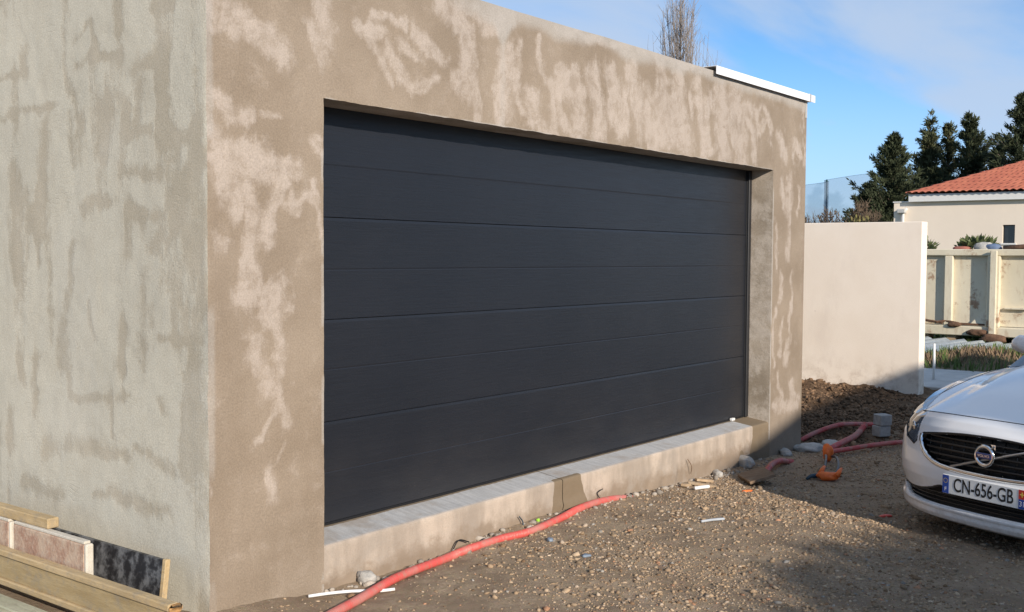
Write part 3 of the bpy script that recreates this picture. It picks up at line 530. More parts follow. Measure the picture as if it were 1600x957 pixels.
# ---------------------------------------------------------------- formwork timber, bricks and panel along the left wall
M['form_yellow'] = wood('yellow_formwork_wood', (.46, .33, .165), (.56, .42, .235), (6, .5, 6)); M['form_web'] = wood('formwork_web', (.36, .26, .125), (.45, .34, .18), (6, .5, 6)); M['form_end'] = wood('orange_end_grain', (.50, .26, .09), (.62, .36, .14), (8, 8, 8)); M['grey_wood'] = wood('grey_green_wood', (.36, .35, .23), (.48, .46, .33), (6, .5, 6))
def hbeam(x, y0, y1, z0, lab, web=True):
    e = empty('formwork_beam', (x, y0, z0))
    def fl(za, zb_):
        b = MB(); b.box(x-.024, x+.024, y0+.012, y1, za, zb_, .005); o = b.build('flange', M['form_yellow'], e)
        b = MB(); b.box(x-.030, x+.030, y0-.014, y0+.0115, za-.004, zb_+.004, .012); b.build('end_cap', M['form_end'], e, True)
    fl(z0, z0+.03); fl(z0+.135, z0+.165)
    b = MB(); b.box(x-.010, x+.012, y0+.03, y1, z0+.0305, z0+.1345, .002); b.build('web', M['form_web'], e)
    return tag(e, lab, 'timber beam', 'formwork timbers along the left wall')
hbeam(-.335, -.235, 2.4, .092, 'yellow I-shaped formwork beam lying along the left wall')
b = MB(); b.box(-.52, -.43, -.02, 2.4, .02, .10, .006); tag(b.build('timber_plank', M['grey_wood']), 'grey-green plank lying in front of the yellow formwork beam', 'plank')
M['brick'] = None
m, t, p = mat_new('dusty_brick'); M['brick'] = m
n1 = noise(t, 9, 6, .7); n2 = noise(t, 60, 4)
c = mixc(t, maprange(t, n1, .38, .62), (.36, .215, .15), (.50, .38, .28)); c = mixc(t, maprange(t, n2, .55, .75, 0, .5), c, (.58, .50, .40)); L(t, c, p.inputs['Base Color']); p.inputs['Roughness'].default_value = .95; bump(t, p, n2, .004)
M['pale_mortar2'] = simple('pale_bed_mortar', (.60, .55, .46), .95, var=.12, scale=30, bumpd=.003)
for y0, y1, lab in ((.445, 1.055, 'dusty terracotta brick with mortared end, nearer the corner of garage'), (1.075, 1.70, 'dusty terracotta brick at the left edge, second from the corner')):
    e = empty('terracotta_brick', (-.24, y0, .06))
    b = MB(); b.box(-.295, -.262, y0+.022, y1, .06, .362, .006); b.build('brick_body', M['brick'], e)
    b = MB(); b.box(-.297, -.260, y0, y0+.0215, .058, .366, .006); b.build('mortar_end', M['pale_mortar2'], e)
    b = MB(); b.box(-.294, -.262, y0+.022, y1-.004, .3625, .376, .003); b.build('mortar_top', M['pale_mortar2'], e)
    tag(e, lab, 'brick', 'bricks along the left wall')
b = MB(); Mx = Matrix.Translation((-.262, 1.20, .400)) @ Matrix.Rotation(.02, 4, 'Z'); b.box(-.028, .028, -.42, .42, -.023, .023, .004, Mx); tag(b.build('wood_batten', M['form_yellow']), 'short yellow batten lying on top of the terracotta bricks', 'batten')
m, t, p = mat_new('black_faced_ply'); M['blackply'] = m
n1 = noise(t, 14, 5, .7); L(t, mixc(t, maprange(t, n1, .42, .66), (.018, .018, .020), (.16, .165, .17)), p.inputs['Base Color']); p.inputs['Roughness'].default_value = .55
e = empty('formwork_panel', (-.13, .13, .0)); Mx = Matrix.Translation((-.145, 0, .03)) @ Matrix.Rotation(.12, 4, 'Y')
b = MB(); b.box(-.011, .011, .155, 1.7, 0, .285, 0, Mx); b.build('ply_face', M['blackply'], e)
b = MB(); b.box(-.0125, .0125, .130, .1545, -.002, .29, .003, Mx); b.build('edge_strip', M['form_yellow'], e)
tag(e, 'black-faced formwork panel with pale wood edge leaning on left wall', 'formwork panel')

# ---------------------------------------------------------------- loose stones
def icos():
    g = (1+5**.5)/2
    v = np.array([(-1, g, 0), (1, g, 0), (-1, -g, 0), (1, -g, 0), (0, -1, g), (0, 1, g), (0, -1, -g), (0, 1, -g), (g, 0, -1), (g, 0, 1), (-g, 0, -1), (-g, 0, 1)], float); v /= np.linalg.norm(v[0])
    f = np.array([(0, 11, 5), (0, 5, 1), (0, 1, 7), (0, 7, 10), (0, 10, 11), (1, 5, 9), (5, 11, 4), (11, 10, 2), (10, 7, 6), (7, 1, 8), (3, 9, 4), (3, 4, 2), (3, 2, 6), (3, 6, 8), (3, 8, 9), (4, 9, 5), (2, 4, 11), (6, 2, 10), (8, 6, 7), (9, 8, 1)])
    return v, f
def stones(name, x, y, size, cols, mat, sink=.35, flat=.6, zadd=0, jag=.25):
    n = len(x); v0, f0 = icos(); a = rng.uniform(0, 6.28, n); s = size[:, None]*np.c_[rng.uniform(.7, 1.35, n), rng.uniform(.6, 1.0, n), rng.uniform(.4, .8, n)*flat/.6]
    V = v0[None]*(1+rng.uniform(-jag, jag, (n, 12, 1)))*s[:, None, :]
    tilt = rng.uniform(-.5, .5, n); ct, st = np.cos(tilt)[:, None], np.sin(tilt)[:, None]
    Y = V[..., 1]*ct-V[..., 2]*st; Zv = V[..., 1]*st+V[..., 2]*ct; ca, sa = np.cos(a)[:, None], np.sin(a)[:, None]
    P = np.stack([V[..., 0]*ca-Y*sa+x[:, None], V[..., 0]*sa+Y*ca+y[:, None], Zv+(gz(x, y)+s[:, 2]*(1-2*sink)+zadd)[:, None]], -1)
    F = (f0[None]+12*np.arange(n)[:, None, None]).reshape(-1, 3); C3 = np.repeat(cols, 12, axis=0)
    return obj(name, P.reshape(-1, 3), F, mat, None, False, attrs=dict(tint=C3))
m, t, p = mat_new('loose_stone'); M['stone'] = m
n1 = maprange(t, noise(t, 220, 3), .3, .7, .8, 1.2, False); vm = N(t, 'ShaderNodeVectorMath', operation='SCALE'); L(t, attr(t, 'tint').outputs['Color'], vm.inputs[0]); L(t, n1, vm.inputs['Scale']); L(t, vm.outputs[0], p.inputs['Base Color']); p.inputs['Roughness'].default_value = .9; p.inputs['Specular IOR Level'].default_value = .2
pal = np.array([(.37, .28, .19), (.31, .23, .155), (.43, .34, .245), (.26, .20, .14), (.36, .30, .24), (.48, .40, .31), (.30, .29, .27), (.20, .135, .085), (.38, .22, .14)])
def pick(n): return np.array([1.05, 1.0, .93])*pal[rng.choice(len(pal), n, p=[.25, .20, .12, .15, .10, .02, .03, .10, .03])]*rng.uniform(.75, 1.2, (n, 1))
n = 80000
x = rng.uniform(.2, 7.6, n*2); y = -rng.uniform(0, 1, n*2)**.9*3.2
dens = (.22+.78*sstep(.9, 3.2, x-.35*y))*(.30+.9*sstep(.36, .60, fbm(x*1.6, y*1.6, 4, 101))); k = (rng.uniform(0, 1, n*2) < dens) & (soilmask(x, y) < .4) & (y < -.015)
x, y = x[k][:n], y[k][:n]; size = np.clip(.0033*np.exp(rng.normal(.10, .62, len(x))), .0022, .015)
tag(stones('gravel', x, y, size, pick(len(x)), M['stone'], .42, jag=.42), 'loose brown gravel scattered over the yard', kind='stuff')
n = 700; x = rng.uniform(.3, 6.8, n); y = -rng.uniform(.02, 3.0, n); size = np.clip(.010*np.exp(rng.normal(.2, .40, n)), .009, .026)
tag(stones('small_stones', x, y, size, np.minimum(pick(n)*1.0, .55), M['stone'], .42, jag=.42), 'bigger loose stones lying among the gravel', kind='stuff')
n = 240; x = rng.uniform(.62, 5.6, n); y = -rng.uniform(.01, .12, n); size = np.clip(.010*np.exp(rng.normal(.2, .5, n)), .006, .03)
tag(stones('crumbled_mortar', x, y, size, np.array([(.40, .35, .29)])*rng.uniform(.6, 1.15, (n, 1)), M['stone'], .3), 'crumbs of mortar and pebbles along the threshold foot', kind='stuff')
# clods of dug soil
n = 14000; x = rng.uniform(6.3, 10.4, n); y = rng.uniform(-1.3, 2.2, n); k = (soilmask(x, y) > .25) & ~((x < 6.42) & (y > -.05)) & (x < 9.93); x, y = x[k], y[k]
size = np.clip(.010*np.exp(rng.normal(.0, .55, len(x))), .004, .040)
tag(stones('soil_clods', x, y, size, np.array([(.15, .095, .057)])*rng.uniform(.5, 1.75, (len(x), 1)), M['stone'], .35, .75, 0, .55), 'lumpy brown clods of freshly dug soil by cream wall', kind='stuff')

# ---------------------------------------------------------------- white car (local: x back from the nose, y to the car's right, z up)
TH = R(21)
CN = np.array([3.5, -2.2])-.035*np.array([math.sin(TH), math.cos(TH)])
car = empty('parked_car', (CN[0], CN[1], -.07), -TH)
tag(car, 'white estate car with black grille facing the garage, cut by frame', 'car')
m, t, p = mat_new('white_car_paint'); M['paint'] = m
L(t, mixc(t, maprange(t, noise(t, 3, 5), .3, .7), (.82, .82, .815), (.85, .85, .845)), p.inputs['Base Color']); cz = N(t, 'ShaderNodeSeparateXYZ'); ctc = N(t, 'ShaderNodeTexCoord'); L(t, ctc.outputs['Object'], cz.inputs[0]); dirt = mth(t, 'MULTIPLY', maprange(t, cz.outputs['Z'], .18, .5, .4, .0), maprange(t, noise(t, 16, 7, .75), .35, .7)); L(t, mixc(t, dirt, (.90, .90, .895), (.42, .37, .31)), p.inputs['Base Color']); p.inputs['Roughness'].default_value = .32; p.inputs['Coat Weight'].default_value = .7; p.inputs['Coat Roughness'].default_value = .06
M['black_plastic'] = simple('black_plastic', (.010, .010, .011), .5); M['gloss_black'] = simple('gloss_black', (.008, .008, .009), .2)
M['chrome'] = simple('chrome', (.78, .79, .80), .12, 1, .03); M['satin'] = simple('satin_metal', (.50, .50, .50), .3, 1, .05)
m, t, p = mat_new('dark_car_glass'); M['carglass'] = m; L(t, mixc(t, maprange(t, noise(t, 4), .3, .7), (.010, .012, .014), (.014, .017, .020)), p.inputs['Base Color']); p.inputs['Roughness'].default_value = .03; p.inputs['Specular IOR Level'].default_value = .7
m, t, p = mat_new('headlight_glass'); M['lamp'] = m; L(t, ramp(t, noise(t, 9, 3, .5), [(.35, (.03, .04, .055)), (.55, (.12, .15, .19)), (.7, (.45, .50, .56))]), p.inputs['Base Color']); p.inputs['Roughness'].default_value = .10; p.inputs['Coat Weight'].default_value = 1; p.inputs['Coat Roughness'].default_value = .02; p.inputs['Metallic'].default_value = .3
OUT = [(0, 0), (.010, .2), (.03, .36), (.072, .5), (.155, .65), (.27, .765), (.43, .84), (.75, .88), (1.4, .888), (2.2, .892), (3.2, .888), (3.9, .868), (4.25, .81), (4.5, .65), (4.6, .4), (4.63, 0)]
PO = spline([(OUT[1][0], -OUT[1][1])]+OUT+[(OUT[-2][0], -OUT[-2][1])], 6000)
a0 = int(6000/17); PO = PO[a0:6000-a0]
arc = np.r_[0, np.cumsum(np.linalg.norm(np.diff(PO, axis=0), axis=1))]
ta = np.r_[np.arange(0, 1.15, .0065), np.arange(1.15, arc[-1], .035), arc[-1]]
ob = np.interp(ta, arc, PO[:, 0]); os_ = np.interp(ta, arc, PO[:, 1]); os_[0] = 0; os_[-1] = 0
tg = np.gradient(np.c_[ob, os_], axis=0); tg /= np.linalg.norm(tg, axis=1)[:, None]; nin = np.c_[tg[:, 1], -tg[:, 0]]
nin[0] = (1, 0); nin[-1] = (-1, 0)
ztop = np.interp(ob, [0, .02, .19, .5, .9, 1.4, 2.2, 3.2, 3.9, 4.5, 4.63], [.778, .775, .748, .80, .868, .93, .958, .98, 1.0, .98, .96])
NV = 100; vv = np.linspace(0, 1, NV)
wf = (1-sstep(.30, .95, ob))[:, None]
zg = .15+vv[None]*(ztop[:, None]-.15)
frac = np.broadcast_to(vv[None], zg.shape)
off_f = np.interp(zg, [.15, .175, .20, .25, .262, .30, .345, .40, .46, .54, .60, .645], [.10, .035, .018, .012, .030, .034, .022, .004, .0, .004, .010, .018])+np.interp(frac, [.78, .88, .95, 1], [0, .022, .055, .098])
off_s = np.interp(zg, [.15, .2, .26, .32, .5, .62, .72, .85, 1.0], [.10, .06, .035, .02, .006, 0, .012, .03, .05])
off = wf*off_f+(1-wf)*off_s
BX = ob[:, None]+nin[:, :1]*off; BS = os_[:, None]+nin[:, 1:]*off; BS[0] = 0; BS[-1] = 0
GR = [(0, .688), (.2, .680), (.40, .657), (.478, .645), (.472, .61), (.444, .565), (.388, .522), (.30, .495), (.17, .485), (0, .483)]
LG = [(0, .338), (.262, .345), (.30, .368), (.40, .338), (.5, .318), (.6, .312), (.70, .318), (.725, .30), (.66, .272), (.55, .258), (.4, .254), (.2, .256), (0, .258)]
HLP = [(.512, .60), (.54, .574), (.64, .602), (.73, .655), (.785, .72), (.81, .79), (.80, .86), (.66, .86), (.61, .765), (.525, .748)]
def inpoly(px, pz, poly, mirror=False):
    P = poly+[(-a, b) for a, b in reversed(poly)] if mirror else poly
    c = np.zeros(px.shape, bool); j = len(P)-1
    for i in range(len(P)):
        (xi, zi), (xj, zj) = P[i], P[j]
        if zi != zj: c ^= ((zi > pz) != (zj > pz)) & (px < (xj-xi)*(pz-zi)/(zj-zi)+xi)
        j = i
    return c
def cm(a): return (a[:-1, :-1]+a[1:, :-1]+a[:-1, 1:]+a[1:, 1:])/4
mB, mS, mZ = cm(BX), cm(BS), cm(zg); frontm = mB < .75
k_gr = inpoly(mS, mZ, GR, True) & frontm; k_lg = inpoly(mS, mZ, LG, True) & frontm; k_hl = inpoly(mS, mZ, HLP) & (mB < .62)
k_wh = (np.hypot(mB-.93, mZ-.33) < .355) & (mB > .55) | (np.hypot(mB-3.70, mZ-.33) < .355)
V1 = np.stack([BX, BS, zg], -1).reshape(-1, 3); nu = len(ta)
def both(name, V, f, mat, par=car, smooth=True):
    """half surface plus its mirror image, one mesh"""
    V = np.asarray(V, float); W = V*np.array([1, -1, 1]); n = len(V)
    o = obj(name, np.r_[V, W], np.r_[f, f[:, ::-1]+n], mat, par, smooth, True); return o
def weld(o):
    import bmesh
    b = bmesh.new(); b.from_mesh(o.data); bmesh.ops.remove_doubles(b, verts=b.verts, dist=.0008); bmesh.ops.delete(b, geom=[v for v in b.verts if not v.link_faces], context='VERTS'); bmesh.ops.recalc_face_normals(b, faces=b.faces); b.to_mesh(o.data); b.free()
    o.data.polygons.foreach_set('use_smooth', np.ones(len(o.data.polygons), bool)); return o
body = weld(both('body', V1, grid_faces(nu, NV, ~(k_gr | k_lg | k_hl | k_wh)), M['paint']))
def surf(s, z, out=0.0):
    """point of the front skin at lateral s and height z"""
    i = int(np.argmin(np.abs(os_[:900]-abs(s)))) if abs(s) < .86 else 0
    i = int(np.searchsorted(os_[:170], abs(s))); i = min(max(i, 0), len(ta)-2)
    zc = min(z, ztop[i]); j = np.interp(zc, zg[i], np.arange(NV))
    bx = np.interp(j, np.arange(NV), BX[i]); bs = np.interp(j, np.arange(NV), BS[i])
    nx, ns = -nin[i]; return (bx+nx*out, math.copysign(bs+ns*out, s if s else 1), zc)
for sg in (1, -1):
    Vh = V1.copy(); Vh[:, :2] += np.repeat(nin, NV, 0)*.004; Vh[:, 1] *= sg; fh = grid_faces(nu, NV, k_hl); hl = obj('headlight', Vh, fh if sg > 0 else fh[:, ::-1], M['lamp'], car, True, True); weld(hl)
    Vb = V1.copy(); Vb[:, :2] += np.repeat(nin, NV, 0)*.05; 
    pts = [surf(sg*a, z, .002) for a, z in HLP[:5]]
    b = MB(); b.tube(pts, .004, 6); b.build('lamp_seal', M['black_plastic'], hl, True, True)
    q = surf(sg*.60, .672, .003); b = MB()
    b.tube([(q[0]+.0, q[1], q[2]), (q[0]-.006, q[1]+sg*.003, q[2])], 0.026, 20); b.build('projector_lens', M['chrome'], hl, True, True)
# grille: recessed backing, bars, chrome frame, emblem
def back_panel(name, poly, depth, mat):
    ss = np.linspace(-max(a for a, _ in poly)-.02, max(a for a, _ in poly)+.02, 60); zs_ = np.linspace(min(b for _, b in poly)-.03, max(b for _, b in poly)+.03, 8)
    V = np.array([surf(a, z, -depth) for a in ss for z in zs_]); return obj(name, V, grid_faces(60, 8), mat, car, True, True)
grille = back_panel('grille', GR, .055, M['black_plastic'])
for z in (.515, .548, .581, .614, .647):
    hw = np.interp(z, [.485, .495, .522, .565, .61, .645], [.15, .29, .385, .444, .47, .475]); b = MB()
    b.tube([surf(a, z, -.022) for a in np.linspace(-hw, hw, 40)], .0085, 6); b.build('grille_bar', M['gloss_black'], grille, True, True)
for s in np.linspace(-.42, .42, 11):
    b = MB(); zl = np.interp(abs(s), [0, .17, .30, .388, .444], [.483, .485, .495, .522, .565]); zh = np.interp(abs(s), [0, .2, .4, .478], [.688, .68, .657, .645])
    b.tube([surf(s, zl, -.03), surf(s, (zl+zh)/2, -.03), surf(s, zh, -.03)], .0045, 5); b.build('grille_rib', M['gloss_black'], grille, True, True)
U = GR[3:]; up_ = [(a, b) for a, b in spline(U, 40)]; up_ = up_+[(-a, b) for a, b in reversed(up_[:-1])]
def ribbon(name, path, w_in, w_out, mat, parent, h=.006):
    """flat band lying along a path on the front skin, with rounded face"""
    P = np.array(path); T = np.gradient(P, axis=0); T /= np.linalg.norm(T, axis=1)[:, None]; Nn = np.c_[T[:, 1], -T[:, 0]]
    pr = [(-w_in, -.02), (-w_in, h*.4), (-w_in*.5, h), (0, h*1.1), (w_out*.6, h*.8), (w_out, -.004)]
    V = []
    for (s, z), (ns, nz) in zip(P, Nn):
        for d, o in pr: V.append(surf(s+ns*d, z+nz*d, o))
    return obj(name, V, grid_faces(len(P), len(pr)), mat, parent, True, True)
ribbon('chrome_frame', up_, .021, .006, M['chrome'], grille)
tp = [(a, b) for a, b in spline([(-.478, .645), (-.40, .657), (-.2, .680), (0, .688), (.2, .680), (.40, .657), (.478, .645)], 40)]
b = MB(); b.tube([surf(a, z, -.006) for a, z in tp], .009, 8); b.build('grille_top_edge', M['gloss_black'], grille, True, True)
ez = .592; ex = surf(0, ez, .012)[0]
em = empty('emblem', (ex, 0, ez), parent=grille)
def torus(Rr, r, n=36, k=10):
    V = []; 
    for i in range(n):
        a = 2*math.pi*i/n
        for j in range(k):
            b_ = 2*math.pi*j/k; V.append((r*.7*math.sin(b_), (Rr+r*math.cos(b_))*math.cos(a), (Rr+r*math.cos(b_))*math.sin(a)))
    f = [(i*k+j, ((i+1) % n)*k+j, ((i+1) % n)*k+(j+1) % k, i*k+(j+1) % k) for i in range(n) for j in range(k)]
    return V, f
V, f = torus(.052, .0115); o = obj('emblem', V, f, M['chrome'], grille, True, True); o.location = (ex, 0, ez); bpy.data.objects.remove(em)
em = o
b = MB(); b.box(-.010, .004, -.050, .050, -.0155, .0155, .003); b.build('emblem_band', simple('emblem_blue', (.035, .045, .13), .3), em, local=True)
b = MB(); q = .043
b.tube([(0, -q, q), (0, -q-.018, q+.018)], .008, 8); b.add([(-.004, -q-.026, q+.026), (-.004, -q-.026, q-.004), (-.004, -q+.004, q+.026), (.004, -q-.026, q+.026), (.004, -q-.026, q-.004), (.004, -q+.004, q+.026)], [(0, 2, 1), (3, 4, 5), (0, 1, 4, 3), (1, 2, 5, 4), (2, 0, 3, 5)]); b.build('emblem_arrow', M['chrome'], em, local=True)
b = MB(); b.tube([surf(a, z, -.004) for a, z in zip(np.linspace(.235, -.33, 24), np.linspace(.492, .676, 24))], .0075, 8); b.build('diagonal_bar', M['satin'], grille, True, True)
def text(name, body_, size, loc, mat, parent, xs=1.0, ext=.0006, bold=0):
    c = bpy.data.curves.new(name, 'FONT'); c.body = body_; c.size = size; c.align_x = 'CENTER'; c.align_y = 'CENTER'; c.extrude = ext; c.offset = bold
    tmp = bpy.data.objects.new(name, c); COL.objects.link(tmp); bpy.context.view_layer.update()
    me = bpy.data.meshes.new_from_object(tmp.evaluated_get(bpy.context.evaluated_depsgraph_get())); bpy.data.objects.remove(tmp)
    me.materials.clear(); me.materials.append(mat); o = bpy.data.objects.new(name, me); COL.objects.link(o); o.parent = parent
    o.matrix_local = Matrix(((0, 0, -1, loc[0]), (-xs, 0, 0, loc[1]), (0, 1, 0, loc[2]), (0, 0, 0, 1))); return o
M['print_black'] = simple('black_print', (.012, .012, .013), .5); M['print_white'] = simple('white_print', (.8, .8, .8), .5)
text('emblem_lettering', 'VOLVO', .019, (-.0106, 0, 0), M['chrome'], em, 1.15)
# lower grille, plate, lip
lowg = back_panel('lower_grille', LG, .05, M['black_plastic'])
for z in (.275, .297, .320):
    hw = .62; b = MB(); b.tube([surf(a, z, -.012) for a in np.linspace(-hw, hw, 40)], .006, 6); b.build('grille_bar', M['gloss_black'], lowg, True, True)
b = MB(); b.tube([surf(a, z, -.004) for a, z in spline([(-.72, .303), (-.70, .318), (-.6, .312), (-.5, .318), (-.40, .338), (-.30, .368), (-.262, .345), (0, .338), (.262, .345), (.30, .368), (.40, .338), (.5, .318), (.6, .312), (.70, .318), (.72, .303)], 90)], .008, 8); b.build('intake_edge', M['black_plastic'], lowg, True, True)
lipz = [(a, .244+.0*abs(a)) for a in np.linspace(-.62, .62, 50)]
ribbon('lip_trim', [(-.735, .305), (-.71, .275), (-.66, .255)]+[(a, .241+.02*abs(a)**2) for a in np.linspace(-.60, .60, 50)]+[(.66, .255), (.71, .275), (.735, .305)], .010, .020, M['paint'], lowg, .007)
pl = empty('x', (0, 0, 0)); bpy.data.objects.remove(pl)
b = MB(); px = surf(0, .395, .0)[0]-.012; b.box(px-.004, px+.012, -.26, .26, .341, .449, .003); plate = b.build('number_plate', simple('plate_white', (.78, .78, .76), .35, var=.02), car, local=True)
b = MB(); b.box(px-.0052, px-.0042, .216, .2575, .3435, .4465); b.build('plate_band', simple('plate_blue', (.012, .065, .33), .4, var=.02), plate, local=True)
b = MB(); b.box(px-.0052, px-.0042, -.2575, -.216, .3435, .395); b.build('plate_band', simple('plate_blue_b', (.012, .065, .33), .4, var=.02), plate, local=True)
b = MB(); b.box(px-.0052, px-.0042, -.2575, -.216, .396, .4465); b.build('plate_badge', simple('plate_red', (.62, .04, .03), .4, var=.02), plate, local=True)
text('plate_lettering', 'CN-656-GB', .108, (px-.0046, .0, .395), M['print_black'], plate, .70, .0005, .0012)
text('plate_lettering', '31', .042, (px-.0056, -.237, .369), M['print_white'], plate, .85)
text('plate_lettering', 'F', .030, (px-.0056, .237, .366), M['print_white'], plate, 1)
st = MB()
for k in range(12):
    a = k*math.pi/6; cy_, cz_ = .237+.0125*math.cos(a), .415+.0125*math.sin(a); n = len(st.v)
    st.add([(px-.0056, cy_+.0024*math.cos(q), cz_+.0024*math.sin(q)) for q in np.linspace(0, 2*math.pi, 5, endpoint=False)], [(0, 1, 2, 3, 4)])
st.build('plate_stars', simple('star_yellow', (.75, .55, .05), .5), plate, local=True)
st = MB(); st.box(px-.0058, px-.0054, -.250, -.2235, .418, .4235); st.box(px-.0058, px-.0054, -.2395, -.234, .4075, .4175); st.box(px-.0058, px-.0054, -.2395, -.234, .424, .434); st.build('badge_cross', simple('badge_yellow', (.8, .6, .1), .5), plate, local=True)
# bonnet and wing tops
ring = np.c_[BX[:, -1], BS[:, -1], zg[:, -1]]; rf = ring[ring[:, 0] < 1.42]; rf = rf[:np.argmax(rf[:, 1])+1]
se = np.r_[np.linspace(0, .60, 61), np.linspace(.60, rf[-1, 1], 50)[1:]]; qv = np.linspace(0, 1, 70)
br = np.interp(se, rf[:, 1], rf[:, 0]); zr = np.interp(se, rf[:, 1], rf[:, 2]); SE = rf[-1, 1]
bc = 1.20+.24*(se/SE)**2; bc = np.maximum(bc, br+.002); zc = 1.005-.075*(se/SE)**2.4
S_, Q_ = np.meshgrid(se, qv, indexing='ij')
HB = br[:, None]+Q_*(bc-br)[:, None]; HZ = zr[:, None]+(zc-zr)[:, None]*(1-(1-Q_)**1.55)
scr = .34+.30*Q_
HZ += .018*(1-sstep(-.09, .075, S_-scr))*sstep(0, .35, Q_)
weld(both('bonnet', np.stack([HB, S_, HZ], -1).reshape(-1, 3), grid_faces(len(se), len(qv)), M['paint']))
def hoodpt(s, q, up=.001):
    a = abs(s); i = np.interp(a, se, np.arange(len(se))); k0 = int(i); k1 = min(k0+1, len(se)-1); w_ = i-k0; j = int(round(q*(len(qv)-1)))
    return (HB[k0, j]*(1-w_)+HB[k1, j]*w_, s, HZ[k0, j]*(1-w_)+HZ[k1, j]*w_+up)
M['shut'] = simple('shut_line_dark', (.05, .05, .05), .7)
b = MB(); b.tube([hoodpt(a, 0, .0) for a in np.linspace(-.62, .62, 60)], .0030, 6); b.build('bonnet_shut_line', M['shut'], car, True, True)
for sg in (1, -1):
    b = MB(); b.tube([hoodpt(sg*(.69+.12*q**.8), q*.98, .0) for q in np.linspace(.02, 1, 40)], .0028, 6); b.build('bonnet_shut_line', M['shut'], car, True, True)
for sg in (1, -1):
    rows = [[hoodpt(sg*s0, q*np.interp(s0, [.60, .64, .74, .80], [.004, .05, .20, .27]), .0025) for q in np.linspace(0, 1, 10)] for s0 in np.linspace(.60, .80, 24)]
    o = obj('headlight_wing', np.array(rows).reshape(-1, 3), grid_faces(24, 10), M['lamp'], car, True, True); fix_normals(o)
# glasshouse
def patch(name, rows, mat, mirror=False):
    nu_ = len(rows); nv_ = len(rows[0]); V = np.array(rows).reshape(-1, 3)
    if mirror: return weld(both(name, V, grid_faces(nu_, nv_), mat))
    o = obj(name, V, grid_faces(nu_, nv_), mat, car, True, True); fix_normals(o); return o
ss = np.linspace(-1, 1, 25)
cw = np.linspace(-.93, .93, 31)
patch('cowl_trim', [[(1.20+.24*a*a-.012+.16*q, a*.86, 1.005-.075*abs(a)**2.4-.004+.035*q) for a in cw] for q in np.linspace(0, 1, 4)], M['black_plastic'])
patch('windscreen', [[(1.20+.24*(a*.93)**2-.02+(2.02+.10*a*a-1.18-.24*(a*.93)**2)*q, a*(.80-.20*q), 1.0-.075*abs(a*.93)**2.4+.008+(.42-.035*a*a+.075*abs(a*.93)**2.4)*(q-.10*q*(q-1))) for a in ss] for q in np.linspace(0, 1, 10)], M['carglass'])
patch('roof', [[(2.02+.10*a*a*(1-q)+q*(3.95-2.02), a*(.60-.03*q), 1.43-.035*a*a+.05*math.sin(math.pi*q*.8)-.06*q) for a in ss] for q in np.linspace(0, 1, 14)], M['paint'])
patch('rear_window', [[(3.95+.5*q, a*(.57+.15*q), 1.34-.035*a*a+.03*0-.30*q) for a in ss] for q in np.linspace(0, 1, 6)], M['carglass'])
sd = np.linspace(0, 1, 30)
bl = lambda q: 1.42+q*(4.45-1.42)
def topedge(q):
    b_ = bl(q); bt = np.interp(b_, [1.42, 2.12, 3.95, 4.45], [1.42, 2.12, 3.95, 4.45]); zt_ = np.interp(b_, [1.42, 1.6, 2.12, 2.7, 3.4, 3.95, 4.45], [.935, 1.07, 1.395, 1.44, 1.415, 1.305, 1.02]); st_ = np.interp(zt_, [.93, 1.44], [.80, .60]); return bt, st_, zt_
patch('side_glass', [[(lambda b0, tp_: (b0, .835+(tp_[1]-.835)*h_, np.interp(b0, [1.4, 4.5], [.935, 1.0])+(tp_[2]-np.interp(b0, [1.4, 4.5], [.935, 1.0]))*h_))(bl(q), topedge(q)) for h_ in np.linspace(0, 1, 6)] for q in sd], M['carglass'], True)
patch('shoulder', [[(b0, s0, z0_) for s0, z0_ in ((np.interp(b0, ring[:-20, 0], ring[:-20, 1]), np.interp(b0, ring[:-20, 0], ring[:-20, 2])), (.855, np.interp(b0, [1.2, 4.5], [.936, 1.004])+.006), (.80, np.interp(b0, [1.2, 4.5], [.936, 1.004])+.006))] for b0 in np.linspace(1.46, 4.42, 40)], M['paint'], True)
patch('tailgate_top', [[(4.38+.2*q, a*(.76-.1*q), 1.02-.06*q) for a in ss] for q in np.linspace(0, 1, 4)], M['paint'])
